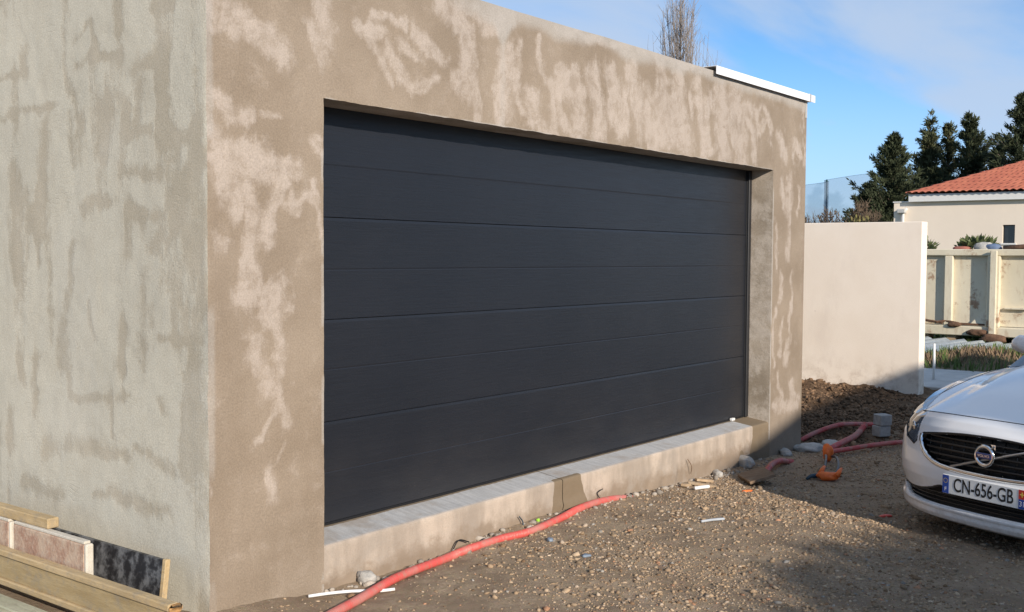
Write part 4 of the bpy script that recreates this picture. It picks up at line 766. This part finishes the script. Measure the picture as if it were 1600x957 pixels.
for sg in (1, -1):
    b = MB(); b.tube([(topedge(q)[0], sg*(topedge(q)[1]+.006), topedge(q)[2]+.004) for q in np.linspace(.09, 1, 40)], .018, 8); b.build('roof_rail', M['paint'], car, True, True)
    for b0 in (2.55, 3.4):
        b = MB(); zt_ = np.interp(b0, [2.12, 2.7, 3.4], [1.395, 1.44, 1.415]); b.tube([(b0-.02, sg*.842, .96), (b0, sg*.74, (.96+zt_)/2+.02), (b0+.02, sg*.615, zt_)], .03, 6); b.build('pillar', M['gloss_black'], car, True, True)
    mi = lump('mirror_housing', (0, 0, 0), (.08, .12, .068), M['paint'], None, 2); mi.parent = car; mi.location = (1.86, sg*.955, 1.07)
    b = MB(); b.tube([(1.80, sg*.80, .975), (1.80, sg*.86, 1.0), (1.80, sg*.92, 1.03)], [.04, .03, .03], 8); b.build('mirror_foot', M['black_plastic'], car, True, True)
    for bx in (.93, 3.70):
        wh = empty('wheel', (bx, sg*.79, .325), parent=car); V, f = torus(.265, .062, 40, 12); V = [(y, x*2.4, z) for x, y, z in V]; o = obj('tyre', V, f, M['rubber'], wh, True, True)
        b = MB()
        for k in range(5):
            a = k*2*math.pi/5; b.tube([(.04*math.cos(a), sg*.075, .04*math.sin(a)), (.13*math.cos(a), sg*.085, .13*math.sin(a)), (.225*math.cos(a), sg*.07, .225*math.sin(a))], [.03, .028, .032], 6)
        b.tube([(0, sg*.06, 0), (0, sg*.09, 0)], .045, 14); n_ = 28
        b.add([((.235 if k % 2 else .215)*math.cos((k//2)*2*math.pi/n_), sg*(.07 if k % 2 else .03), (.235 if k % 2 else .215)*math.sin((k//2)*2*math.pi/n_)) for k in range(2*n_)], [(2*k, 2*k+1, (2*k+3) % (2*n_), (2*k+2) % (2*n_)) for k in range(n_)]); b.build('rim', M['satin'], wh, True, True)
        b = MB(); b.tube([(0, -.09, 0), (0, .02*sg, 0)], .21, 20); b.build('brake_disc', M['black_plastic'], wh, True, True)
    for bx in (.93, 3.70):
        aa = np.linspace(-.25, math.pi+.25, 24); patch_rows = [[(bx+.36*math.cos(a), sg*y_, .33+.36*math.sin(a)) for y_ in (.89, .62)] for a in aa]; o = patch('arch_liner', patch_rows, M['black_plastic'])
    b = MB(); b.box(2.2, 2.36, sg*.885-.012, sg*.885+.012, .80, .825, .006); b.build('door_handle', M['paint'], car, local=True)
    b = MB(); b.tube([(1.42, sg*.893, .25), (1.40, sg*.895, .55), (1.45, sg*.878, .93)], .003, 5); b.build('door_shut_line', M['shut'], car, local=True)
b = MB(); b.box(.25, 4.4, -.72, .72, .17, .21, .01); b.build('underbody', M['black_plastic'], car, local=True)

# ---------------------------------------------------------------- cream boundary wall
m, t, p = mat_new('cream_wall_render'); n1 = noise(t, 1.1, 5, .6); n2 = noise(t, 150, 3); v1 = N(t, 'ShaderNodeTexVoronoi', i_Scale=2.1); tcn = N(t, 'ShaderNodeTexCoord'); L(t, tcn.outputs['Object'], v1.inputs['Vector'])
c = mixc(t, maprange(t, n1, .35, .65), (.87, .765, .64), (.91, .81, .69)); c = mixc(t, maprange(t, v1.outputs['Distance'], .02, .05, .55, 0), c, (.36, .27, .20)); c = mixc(t, maprange(t, noise(t, 2.2, 6, .7, mscale=(1, 1, .35)), .50, .75, 0, .30), c, (.66, .56, .47)); wz = N(t, 'ShaderNodeSeparateXYZ'); L(t, tcn.outputs['Object'], wz.inputs[0]); c = mixc(t, mth(t, 'MULTIPLY', maprange(t, wz.outputs['Z'], .1, .50, .6, 0), maprange(t, noise(t, 6, 6, .7), .42, .66)), c, (.50, .39, .29)); L(t, c, p.inputs['Base Color']); p.inputs['Roughness'].default_value = .92; p.inputs['Specular IOR Level'].default_value = .2; bump(t, p, n2, .002)
b = MB(); b.box(9.98, 10.18, .095, 4.6, -.4, 2.032, .006); o = b.build('boundary_wall', m); tag(o, 'freestanding cream rendered wall beyond the right corner of garage', 'wall')
M['concrete_pale'] = simple('pale_concrete', (.50, .49, .46), .9, var=.15, scale=4, bumpd=.004)
b = MB(); b.box(10.9, 13.2, -.35, 1.15, -.12, .03, .01); tag(b.build('concrete_slab', M['concrete_pale']), 'low pale concrete slab right of the cream wall', 'slab')
b = MB(); b.tube([(11.75, .44, .03), (11.752, .438, .25), (11.748, .442, .50)], .017, 8); tag(b.build('marker_stake', M['white_paint'], smooth=True), 'thin white stake standing on slab right of the cream wall', 'stake')
M['steel_sheet'] = simple('zinc_sheet', (.52, .58, .62), .35, .6, .15, 6)
xs_ = np.linspace(0, 1, 30); V = []; 
for a in np.linspace(0, 1, 14):
    for q in xs_: V.append((15.3+1.9*a+.25*q, 2.75-1.75*q-.55*a, G(15.5, 1.5)+.13+.05*math.sin(q*38)+.05*a-.05*q))
V = np.array(V); Vb = V-np.array([0, 0, .012]); ff = grid_faces(14, 30)
tag(obj('metal_sheet', np.r_[V, Vb], np.r_[ff, ff[:, ::-1]+len(V)], M['steel_sheet'], None, True), 'pale corrugated metal sheet lying on grass behind cream wall', 'metal sheet')

# ---------------------------------------------------------------- rusty white waste container on timber blocks
def container_mat():
    m, t, p = mat_new('rusty_white_steel'); n1 = noise(t, 2.6, 7, .72); n2 = noise(t, 9, 6, .7, mscale=(1, 1, .3)); n3 = noise(t, 40, 3)
    c = mixc(t, maprange(t, noise(t, .8, 4), .3, .7), (.60, .535, .39), (.70, .63, .475)); c = mixc(t, maprange(t, n1, .56, .68, 0, .85), c, (.28, .14, .07)); c = mixc(t, maprange(t, n2, .53, .72, 0, .55), c, (.42, .30, .19))
    L(t, c, p.inputs['Base Color']); p.inputs['Roughness'].default_value = .6; bump(t, p, n1, .01); return m
M['skip'] = container_mat(); M['rust'] = simple('rust', (.13, .07, .04), .9, var=.5, scale=9, bumpd=.01)
X0 = 18.5; sk = empty('waste_container', (X0, 0, -.05))
def sb(name, x0, x1, y0, y1, z0, z1, c=.01, mat='skip'):
    b = MB(); b.box(x0, x1, y0, y1, z0, z1, c); return b.build(name, M[mat], sk)
Y0, Y1 = -3.2, 3.4
sb('side_panel', X0+.10, X0+.14, Y0, Y1, .36, 1.70, 0); sb('side_panel', X0+2.16, X0+2.20, Y0, Y1, .36, 1.70, 0); sb('end_panel', X0+.15, X0+2.15, Y1-.05, Y1-.01, .36, 1.70, 0); sb('end_panel', X0+.15, X0+2.15, Y0+.01, Y0+.05, .36, 1.70, 0)
sb('top_rail', X0, X0+.16, Y0, Y1, 1.66, 1.785, .015); sb('bottom_rail', X0-.03, X0+.16, Y0, Y1, .165, .345, .015); sb('floor_plate', X0+.17, X0+2.1, Y0+.06, Y1-.06, .25, .30, 0)
for y in (2.89, 2.165, .52, -.2, -.92, -1.64, -2.4): sb('rib', X0, X0+.0995, y-.075, y+.075, .346, 1.659, .012)
sb('corner_post', X0-.10, X0-.031, 1.29, 1.41, .20, 1.76, .012); sb('corner_post', X0-.029, X0+.0995, 1.25, 1.47, .346, 1.659, .012)
lump('hinge_foot', (X0-.09, 1.33, .13), (.09, .22, .085), M['rust'], sk, 41); lump('hinge_foot', (X0-.06, 1.62, .24), (.05, .16, .06), M['rust'], sk, 42); lump('hinge_foot', (X0-.05, 2.02, .37), (.05, .12, .05), M['rust'], sk, 43)
sb('step_lip', X0+.02, X0+.099, .75, 1.17, .68, .715, .006); sb('floor_lip', X0+.01, X0+.099, 1.5, 2.05, .36, .40, .006, 'rust')
b = MB(); b.add([(X0+.02, 1.48, .36), (X0+.098, 1.48, .36), (X0+.098, 1.48, .72), (X0+.02, 1.78, .36), (X0+.098, 1.78, .36)], [(0, 2, 3), (0, 1, 2), (3, 2, 4), (0, 3, 4, 1), (1, 4, 2)]); b.build('gusset', M['skip'], sk)
for y in (2.10, 2.6, .2, -1.5): sb('support_block', X0+.05, X0+.35, y-.09, y+.09, -.12, .164, .01, 'offcut')
for y, l in ((2.35, .4), (2.75, .5)):
    b = MB(); b.tube([(X0-.05, y, .40), (X0+.02, y-.15, .43), (X0-.02, y-l, .39)], .025, 6); b.build('bent_bracket', M['rust'], sk)
tag(sk, 'rust-stained white steel waste container on timber blocks', 'container')
M['leaf_olive'] = simple('olive_leaf', (.10, .125, .045), .8, var=.5, scale=14); M['leaf_dark'] = simple('dark_conifer_leaf', (.056, .068, .036), .85, var=.5, scale=1.6, spec=.15); M['leaf_brown'] = simple('brown_twig', (.12, .085, .055), .9, var=.4, scale=5); M['bark'] = simple('bark', (.14, .105, .075), .9, var=.35, scale=6); M['leaf_mid'] = simple('mid_conifer_leaf', (.085, .092, .046), .85, var=.5, scale=1.4, spec=.15)
def leafmesh(c, dirs, ln, wd):
    """slim leaf quads: centre points c, directions dirs, lengths and widths"""
    n = len(c); d = dirs/np.linalg.norm(dirs, axis=1)[:, None]; q = rng.normal(size=(n, 3)); s = np.cross(d, q); s /= np.linalg.norm(s, axis=1)[:, None]+1e-9
    l = ln[:, None]; w_ = wd[:, None]
    V = np.stack([c, c+d*l*.5+s*w_, c+d*l, c+d*l*.5-s*w_], 1).reshape(-1, 3); return V, np.arange(4*n).reshape(-1, 4)
def clump(name, c, s, n, ln, mat, lab, cat, up=.5, group=None):
    e = empty(name, (c[0], c[1], c[2]))
    u = rng.normal(size=(n, 3)); u /= np.linalg.norm(u, axis=1)[:, None]; r = rng.uniform(0, 1, n)**.45; P = np.array(c)+np.array([0, 0, s[2]])+u*r[:, None]*np.array(s)*(.8+.4*fbm(u[:, 0]*2+c[1], u[:, 2]*2, 2, 3))[:, None]
    V, f = leafmesh(P, u+np.array([0, 0, up]), rng.uniform(.6, 1.3, n)*ln, rng.uniform(.15, .3, n)*ln); obj('foliage', V, f, mat, e)
    b = MB()
    for k in range(6): q = np.array(c)+np.array([rng.uniform(-.5, .5)*s[0], rng.uniform(-.5, .5)*s[1], s[2]*rng.uniform(1, 1.7)]); b.tube([tuple(c), tuple((np.array(c)+q)/2+rng.normal(size=3)*.02), tuple(q)], [.02, .012, .005], 5)
    b.build('stem', M['bark'], e); return tag(e, lab, cat, group)
clump('leafy_branches', (X0+.45, 1.80, 1.66), (.20, .36, .16), 420, .12, M['leaf_olive'], 'olive green branches heaped above the middle of the waste container', 'branches')
clump('leafy_branches', (X0+.40, 2.72, 1.66), (.15, .16, .15), 200, .11, M['leaf_olive'], 'small green branch heap on container next to the cream wall', 'branches')
def scrap(name, c, s, mat, lab, seed): return tag(lump(name, c, s, mat, None, seed), lab, 'scrap')
scrap('waste_lump', (X0+.26, 1.60, 1.80), (.10, .17, .11), M['mortar'], 'grey rubble lump on the container before the green branches', 31)
scrap('waste_sack', (X0+.24, 1.43, 1.80), (.10, .13, .09), simple('faded_blue_sack', (.12, .17, .27), .7), 'faded blue sack on the container right of the grey lump', 32)
scrap('waste_scrap', (X0+.25, 2.02, 1.78), (.10, .16, .06), simple('rust_red_scrap', (.33, .12, .085), .8), 'rust-red scrap on the container left of the grey lump', 33)
b = MB(); b.tube([(X0+.20, .4, 1.80), (X0+.22, .9, 1.83), (X0+.18, 1.25, 1.80)], .05, 7); tag(b.build('waste_pole', M['rust'], smooth=True), 'brown rusty bar lying along the container top at right', 'bar')

# ---------------------------------------------------------------- house with red tiled roof
XH = 36.0; hs = empty('tiled_house', (XH, 5, 0))
def hb(name, x0, x1, y0, y1, z0, z1, mat, c=0): b = MB(); b.box(x0, x1, y0, y1, z0, z1, c); return b.build(name, mat, hs)
# wall with a real window hole (four pieces round it)
wy0, wy1, wz0, wz1 = 4.95, 5.33, 2.13, 2.74
hb('wall', XH, XH+.25, wy1, 8.95, -.2, 3.56, M['cream_house']); hb('wall', XH, XH+.25, -6, wy0, -.2, 3.56, M['cream_house']); hb('wall', XH+.001, XH+.25, wy0, wy1, -.2, wz0, M['cream_house']); hb('wall', XH+.001, XH+.25, wy0, wy1, wz1, 3.559, M['cream_house'])
hb('wall', XH+.26, XH+9, 8.70, 8.949, -.2, 3.55, M['cream_house']); hb('wall', XH+.26, XH+9, -6, -5.75, -.2, 3.55, M['cream_house']); hb('wall', XH+8.7, XH+9, -5.74, 8.69, -.2, 3.55, M['cream_house'])
wn = empty('window', (XH+.1, 5.14, 2.13), parent=hs)
def wb(name, x0, x1, y0, y1, z0, z1, mat): b = MB(); b.box(x0, x1, y0, y1, z0, z1); o = b.build(name, mat, wn); return o
wb('pane', XH+.12, XH+.13, wy0, wy1, wz0, wz1, M['carglass']); wb('frame', XH+.09, XH+.12, wy0, wy0+.03, wz0, wz1, M['darkframe']); wb('frame', XH+.09, XH+.12, wy1-.03, wy1, wz0, wz1, M['darkframe']); wb('frame', XH+.09, XH+.12, wy0+.031, wy1-.031, wz1-.03, wz1, M['darkframe'])
wb('sill', XH-.04, XH+.08, wy0-.05, wy1+.05, wz0-.05, wz0-.002, M['white_paint'])
hb('fascia', XH-.18, XH-.002, -6.2, 8.40, 3.565, 3.83, M['white_paint'], .01); hb('soffit', XH-.001, XH+.3, -6.2, 8.399, 3.561, 3.60, M['white_paint']); hb('parapet_cap', XH-.03, XH+.28, 8.41, 8.98, 3.561, 3.60, M['white_paint'])
b = MB(); b.tube([(XH-.10, 8.60, 2.0), (XH-.10, 8.60, 3.10), (XH-.10, 8.58, 3.25), (XH-.16, 8.45, 3.33)], .05, 8); b.build('downpipe', M['white_paint'], hs, True); b = MB(); b.box(XH-.22, XH-.002, 8.50, 8.78, 3.18, 3.33, .02); b.build('hopper', M['concrete_pale'], hs)
# hipped roof, half-round tile columns as relief
m, t, p = mat_new('terracotta_tiles'); M['tiles'] = m; n1 = noise(t, 3, 6, .7); n2 = noise(t, 12, 4, .7)
c = mixc(t, maprange(t, n1, .35, .65), (.34, .10, .062), (.44, .145, .085)); c = mixc(t, maprange(t, n2, .55, .75, 0, .5), c, (.25, .085, .06)); L(t, c, p.inputs['Base Color']); p.inputs['Roughness'].default_value = .85
def roofplane(A, Bp, Cp, Dp, ncol, nrow):
    """eave A-B, ridge D-C; wavy columns run up the slope, rows step down"""
    A, Bp, Cp, Dp = map(lambda q: np.array(q, float), (A, Bp, Cp, Dp)); nrm = np.cross(Bp-A, Dp-A); nrm /= np.linalg.norm(nrm); nrm *= np.sign(nrm[2])
    V = []; nu_ = ncol*6+1; nv_ = nrow*2
    for i in range(nu_):
        u_i = i/(nu_-1); h_ = .055*abs(math.sin(math.pi*i/6.0))
        for j in range(nv_):
            r_i = (j//2+(j % 2)*.98)/nrow; st_ = .03*(1-(j % 2)); V.append((A*(1-u_i)+Bp*u_i)*(1-r_i)+(Dp*(1-u_i)+Cp*u_i)*r_i+nrm*(h_+st_))
    o = obj('roof', V, grid_faces(nu_, nv_), M['tiles'], hs, False); fix_normals(o); return o
e0 = 3.84
roofplane((XH-.32, 8.45, e0), (XH-.32, -6.4, e0), (XH+4.5, -2.0, e0+1.75), (XH+4.5, 4.0, e0+1.75), 66, 14)
roofplane((XH+9.3, 8.45, e0), (XH-.32, 8.45, e0), (XH+4.5, 4.0, e0+1.75), (XH+4.5, 4.0, e0+1.75), 42, 14)
roofplane((XH-.32, -6.4, e0), (XH+9.3, -6.4, e0), (XH+4.5, -2.0, e0+1.75), (XH+4.5, -2.0, e0+1.75), 42, 14)
roofplane((XH+9.3, -6.4, e0), (XH+9.3, 8.45, e0), (XH+4.5, 4.0, e0+1.75), (XH+4.5, -2.0, e0+1.75), 66, 14)
tag(hs, 'pale rendered house with red tiled hip roof behind the container', 'house')

# ---------------------------------------------------------------- trees
def conifer(loc, H, Rb, n, lab, z0=.3, dens_top=1.0, mat='leaf_dark', lean=0.0, seedk=1, twin=None):
    e = empty('conifer_tree', loc); lx, ly_, lz_ = loc
    b = MB(); b.tube([(lx, ly_, lz_), (lx+lean*.3, ly_+.05, lz_+H*.5), (lx+lean, ly_, lz_+H*.97)], [.17, .10, .02], 8); C_ = []; Dr = []; Ls = []
    nb = int(H*20)
    for k in range(nb):
        h = z0+(H-z0)*(k/nb)**.9; rel = (h-z0)/(H-z0); rad = 1.45*Rb*(1-rel)**1.0*rng.uniform(.35, 1.3)+.10; a = rng.uniform(0, 6.283)
        a += 0; up = .40+.6*rel
        if rng.uniform() > dens_top+(1-dens_top)*(1-rel): continue
        base = np.array([lx+lean*h/H, ly_, lz_+h]); tip = base+np.array([math.cos(a)*rad, math.sin(a)*rad, rad*up*rng.uniform(.3, 1.1)])
        mid = (base+tip)/2+np.array([0, 0, -.10*rad]); b.tube([tuple(base), tuple(mid), tuple(tip)], [.05*(1-rel)+.015, .025, .008], 4, False)
        nn = int(4.6*n/nb*rng.uniform(.7, 1.3)*(.45+1.1*rad/Rb)); q = rng.uniform(.0, 1.05, nn); pts = spline([base, mid, tip], 20)[np.clip((q*19).astype(int), 0, 19)]
        pts = pts+rng.normal(size=(nn, 3))*(.05+.13*rad*.35*(1.15-q))[:, None]; C_.append(pts); d = (tip-base)/np.linalg.norm(tip-base)+rng.normal(size=(nn, 3))*.55+np.array([0, 0, .25]); Dr.append(d); Ls.append(rng.uniform(.12, .32, nn))
    b.build('trunk', M['bark'], e); C_ = np.concatenate(C_); Dr = np.concatenate(Dr); Ls = np.concatenate(Ls)
    V, f = leafmesh(C_, Dr, Ls, Ls*rng.uniform(.07, .15, len(Ls))); obj('crown', V, f, M[mat], e)
    return tag(e, lab, 'tree', 'conifers behind the house')
gz0 = -.07
conifer((54.0, 14.9, gz0), 7.9, 2.2, 9500, 'dense dark conifer standing left of the tiled house', .3)
conifer((53.6, 16.0, gz0), 5.4, 1.6, 4500, 'low dark conifer, leftmost beside the bare bushes', .2)
conifer((56.5, 13.9, gz0), 8.2, 1.7, 5500, 'slim conifer squeezed between dense conifer and sparse-topped one', .5, .7, 'leaf_mid')
conifer((58.0, 14.3, gz0), 9.5, 1.5, 3600, 'tall conifer with a sparse see-through crown', 1.0, .35, 'leaf_mid')
conifer((58.3, 13.4, gz0), 8.8, 1.5, 4200, 'conifer with forked thin top right of the sparse one', .8, .55, 'leaf_mid')
conifer((56.7, 11.9, gz0), 9.0, 2.1, 7500, 'pointed conifer rising alone above the tiled roof', .5, .85)
conifer((53.5, 8.75, gz0), 9.45, 2.3, 8000, 'tallest conifer at the right edge above the tiled roof', .5, .8)
conifer((55.2, 13.2, gz0), 6.2, 1.9, 5000, 'broad low conifer filling the gap behind the house corner', .3)
conifer((55.5, 10.2, gz0), 7.2, 1.7, 4500, 'shorter conifer between the two right-hand conifers', .5, .8)
def bare_tree(name, loc, H, spread, nmain, nsub, ntw, lab, fast=True, r0=.16, group=None, cat='tree', mat='bark'):
    e = empty(name, loc); L0 = np.array(loc); b = MB(); tw = []
    b.tube([tuple(L0), tuple(L0+np.array([0, 0, H*.5])), tuple(L0+np.array([.1, .0, H*.98]))], [r0, r0*.6, r0*.08], 7)
    for k in range(nmain):
        h = H*(.18+.74*rng.uniform()**1.1); a = rng.uniform(0, 6.283); le = (H-h)*rng.uniform(.35, .8)+H*.07; out = spread*(1-(h/H))**.6*rng.uniform(.4, 1)
        base = L0+np.array([0, 0, h]); tip = base+np.array([math.cos(a)*out, math.sin(a)*out, le if fast else le*.6]); mid = base+np.array([math.cos(a)*out*.75, math.sin(a)*out*.75, (tip-base)[2]*.35])
        b.tube([tuple(base), tuple(mid), tuple(tip)], [r0*.28*(1-h/H)+.02, .022, .006], 4, False); tw.append((base, mid, tip))
    b.build('trunk', M[mat], e); b = MB()
    for base, mid, tip in tw:
        sp_ = spline([base, mid, tip], 16)
        for k in range(nsub):
            i = rng.integers(3, 15); q = sp_[i]; d = np.array([rng.normal()*.35, rng.normal()*.35, rng.uniform(.5, 1.2)]); l = rng.uniform(.3, 1.1)*H*.07
            b.tube([tuple(q), tuple(q+d*l*.5+rng.normal(size=3)*.04), tuple(q+d*l+rng.normal(size=3)*.06)], [.012, .009, .004], 3, False)
    b.build('crown', M[mat], e); return tag(e, lab, cat, group)
M['grey_twig'] = simple('grey_brown_twig', (.25, .215, .19), .9, var=.3, scale=2)
bare_tree('bare_poplar', (61.5, 31.6, gz0), 18.5, 3.1, 120, 14, 0, 'tall bare poplar rising behind the garage roof', r0=.22, mat='grey_twig')
for k, (x, y, H, lab) in enumerate(((38.8, 13.4, 3.35, 'bare brown bush nearest the garage corner above the cream wall'), (39.2, 12.45, 3.75, 'bare brown bush in front of the green net pole'), (39.6, 11.4, 3.9, 'tallest bare brown bush left of the dark conifers'), (38.9, 10.75, 3.4, 'bare brown bush touching the leftmost conifer'))):
    e = bare_tree('bare_bush', (x, y, gz0), H, 1.5, 60, 12, 0, lab, False, .06, 'bare bushes beyond the cream wall', 'bush', 'leaf_brown')
    n = 2600; u = rng.normal(size=(n, 3)); u /= np.linalg.norm(u, axis=1)[:, None]; P = np.array([x, y, H*.50])+u*(rng.uniform(0, 1, n)**.5)[:, None]*np.array([.75, .75, H*.44]); V, f = leafmesh(P, u+np.array([0, 0, .3]), rng.uniform(.06, .14, n), rng.uniform(.015, .035, n)); obj('leaf_remains', V, f, M['leaf_brown'], e)
clump('yellow_bush', (37.5, 10.7, gz0), (.9, .8, 1.72), 1400, .16, simple('yellow_green_leaf', (.17, .15, .05), .85, var=.4, scale=6), 'yellow-green bush just above the cream wall top', 'bush')
# tall ball-stop net on green posts
net = empty('sports_net', (62.2, 21.7, gz0)); M['green_post'] = simple('green_post', (.012, .055, .05), .5)
A_ = [(57.6, 37.0, 4.6), (61.74, 22.87, 6.08), (62.2, 21.67, 6.38), (63.17, 18.94, 6.76), (64.6, 15.0, 6.9)]
for k in (0, 2, 4): b = MB(); b.tube([(A_[k][0], A_[k][1], gz0), (A_[k][0], A_[k][1], A_[k][2]+.02)], .055, 8); b.build('post', M['green_post'], net, True)
m, t, p = mat_new('fine_net'); tr = N(t, 'ShaderNodeBsdfTransparent'); ms = N(t, 'ShaderNodeMixShader'); out = [n for n in t.nodes if n.type == 'OUTPUT_MATERIAL'][0]
p.inputs['Base Color'].default_value = (.17, .235, .32, 1); p.inputs['Roughness'].default_value = .8; L(t, maprange(t, noise(t, .15, 3), .3, .7, .40, .46), ms.inputs[0]); L(t, tr.outputs[0], ms.inputs[1]); L(t, p.outputs[0], ms.inputs[2]); L(t, ms.outputs[0], out.inputs['Surface'])
q = spline(A_, 60); V = np.array([[(a, b_, gz0+.1+(z-gz0-.1)*h_-(.0)) for h_ in np.linspace(0, 1, 4)] for a, b_, z in q]).reshape(-1, 3); obj('netting', V, grid_faces(60, 4), m, net)
b = MB(); b.tube([tuple(x) for x in q], .008, 5); b.build('top_cable', M['green_post'], net)
tag(net, 'tall fine sports net on a green post beyond the cream wall', 'net')
# ---------------------------------------------------------------- grass
def grass(name, n, xr, yr, hmin, hmax, dens, mat, lab):
    x = rng.uniform(*xr, n); y = rng.uniform(*yr, n); k = rng.uniform(0, 1, n) < dens(x, y); x, y = x[k], y[k]; n = len(x); h = rng.uniform(hmin, hmax, n); a = rng.uniform(0, 6.283, n); z = gz(x, y)-.01
    w_ = h*.09+.004; le = rng.uniform(.1, .7, n)*h; b_ = rng.uniform(0, 6.283, n)
    P0 = np.c_[x-np.cos(a)*w_, y-np.sin(a)*w_, z]; P1 = np.c_[x+np.cos(a)*w_, y+np.sin(a)*w_, z]; P2 = np.c_[x+np.cos(b_)*le, y+np.sin(b_)*le, z+h]
    tag(obj(name, np.stack([P0, P1, P2], 1).reshape(-1, 3), np.arange(3*n).reshape(-1, 3), mat), lab, kind='stuff')
M['grass_green'] = simple('green_grass', (.085, .13, .030), .8, var=.5, scale=3); M['grass_dry'] = simple('dry_grass', (.24, .165, .10), .9, var=.4, scale=4)
grass('green_grass', 26000, (13.0, 24), (-1.2, 5.0), .05, .22, lambda x, y: sstep(.38, .58, fbm(x*.9, y*.9, 3, 111))*(1-.75*np.exp(-((x-14.9)/.9)**2-((y-.7)/.6)**2)), M['grass_green'], 'green grass around the waste container')
grass('dry_grass', 9000, (13.4, 16.6), (-.8, 2.0), .04, .15, lambda x, y: .15+.85*np.exp(-((x-15.0)/.9)**2-((y-.75)/.7)**2), M['grass_dry'], 'dry reddish grass on the hummock before the container')
# ---------------------------------------------------------------- neighbouring house and hedge behind the photographer, whose shade falls on the yard
nb_ = empty('neighbour_house', (1.12, -7.1, 0))
PR = [(1.12, 2.86), (2.68, 3.17), (6.3, 3.34), (10.2, 3.42)]; b = MB(); n = len(PR)+2; pr = [(1.12, -.2)]+PR+[(10.2, -.2)]
b.add([(x, y, z) for y in (-7.12, -13) for x, z in pr], [tuple(range(n)), tuple(range(2*n-1, n-1, -1))]+[(i, i+n, (i+1) % n+n, (i+1) % n) for i in range(n)]); b.build('wall', M['cream_house'], nb_)
b = MB(); b.add([(x-(.03 if i == 0 else 0), y, z+d) for y in (-7.09, -13.1) for d in (.005, .10) for i, (x, z) in enumerate(PR)], [(i, i+1, i+5, i+4) for i in range(3)]+[(i+8, i+12, i+13, i+9) for i in range(3)]+[(i+4, i+5, i+13, i+12) for i in range(3)]+[(i, i+8, i+9, i+1) for i in range(3)]+[(0, 4, 12, 8), (3, 11, 15, 7)]); b.build('roof', M['tiles'], nb_)
tag(nb_, 'low pale neighbouring house behind the viewer', 'house')
hg = empty('garden_hedge', (-1.4, -7.5, 0)); n = 34000; P = np.c_[rng.uniform(-4.0, 1.05, n), rng.uniform(-7.9, -7.1, n), rng.uniform(.1, 1, n)**.6*2.42]; P[:, 2] *= .92+.12*fbm(P[:, 0]*2, P[:, 1]*0, 3, 5)
V, f = leafmesh(P, rng.normal(size=(n, 3))+np.array([0, 0, .4]), rng.uniform(.06, .12, n), rng.uniform(.015, .03, n)); obj('foliage', V, f, M['leaf_olive'], hg); b = MB()
for x in np.arange(-3.9, 1.0, .35): b.tube([(x, -7.5, -.05), (x+.03, -7.45, 1.0), (x-.04, -7.55, 1.9)], [.03, .02, .006], 5)
b.build('stem', M['bark'], hg); tag(hg, 'loose leafy hedge behind the viewer', 'hedge')
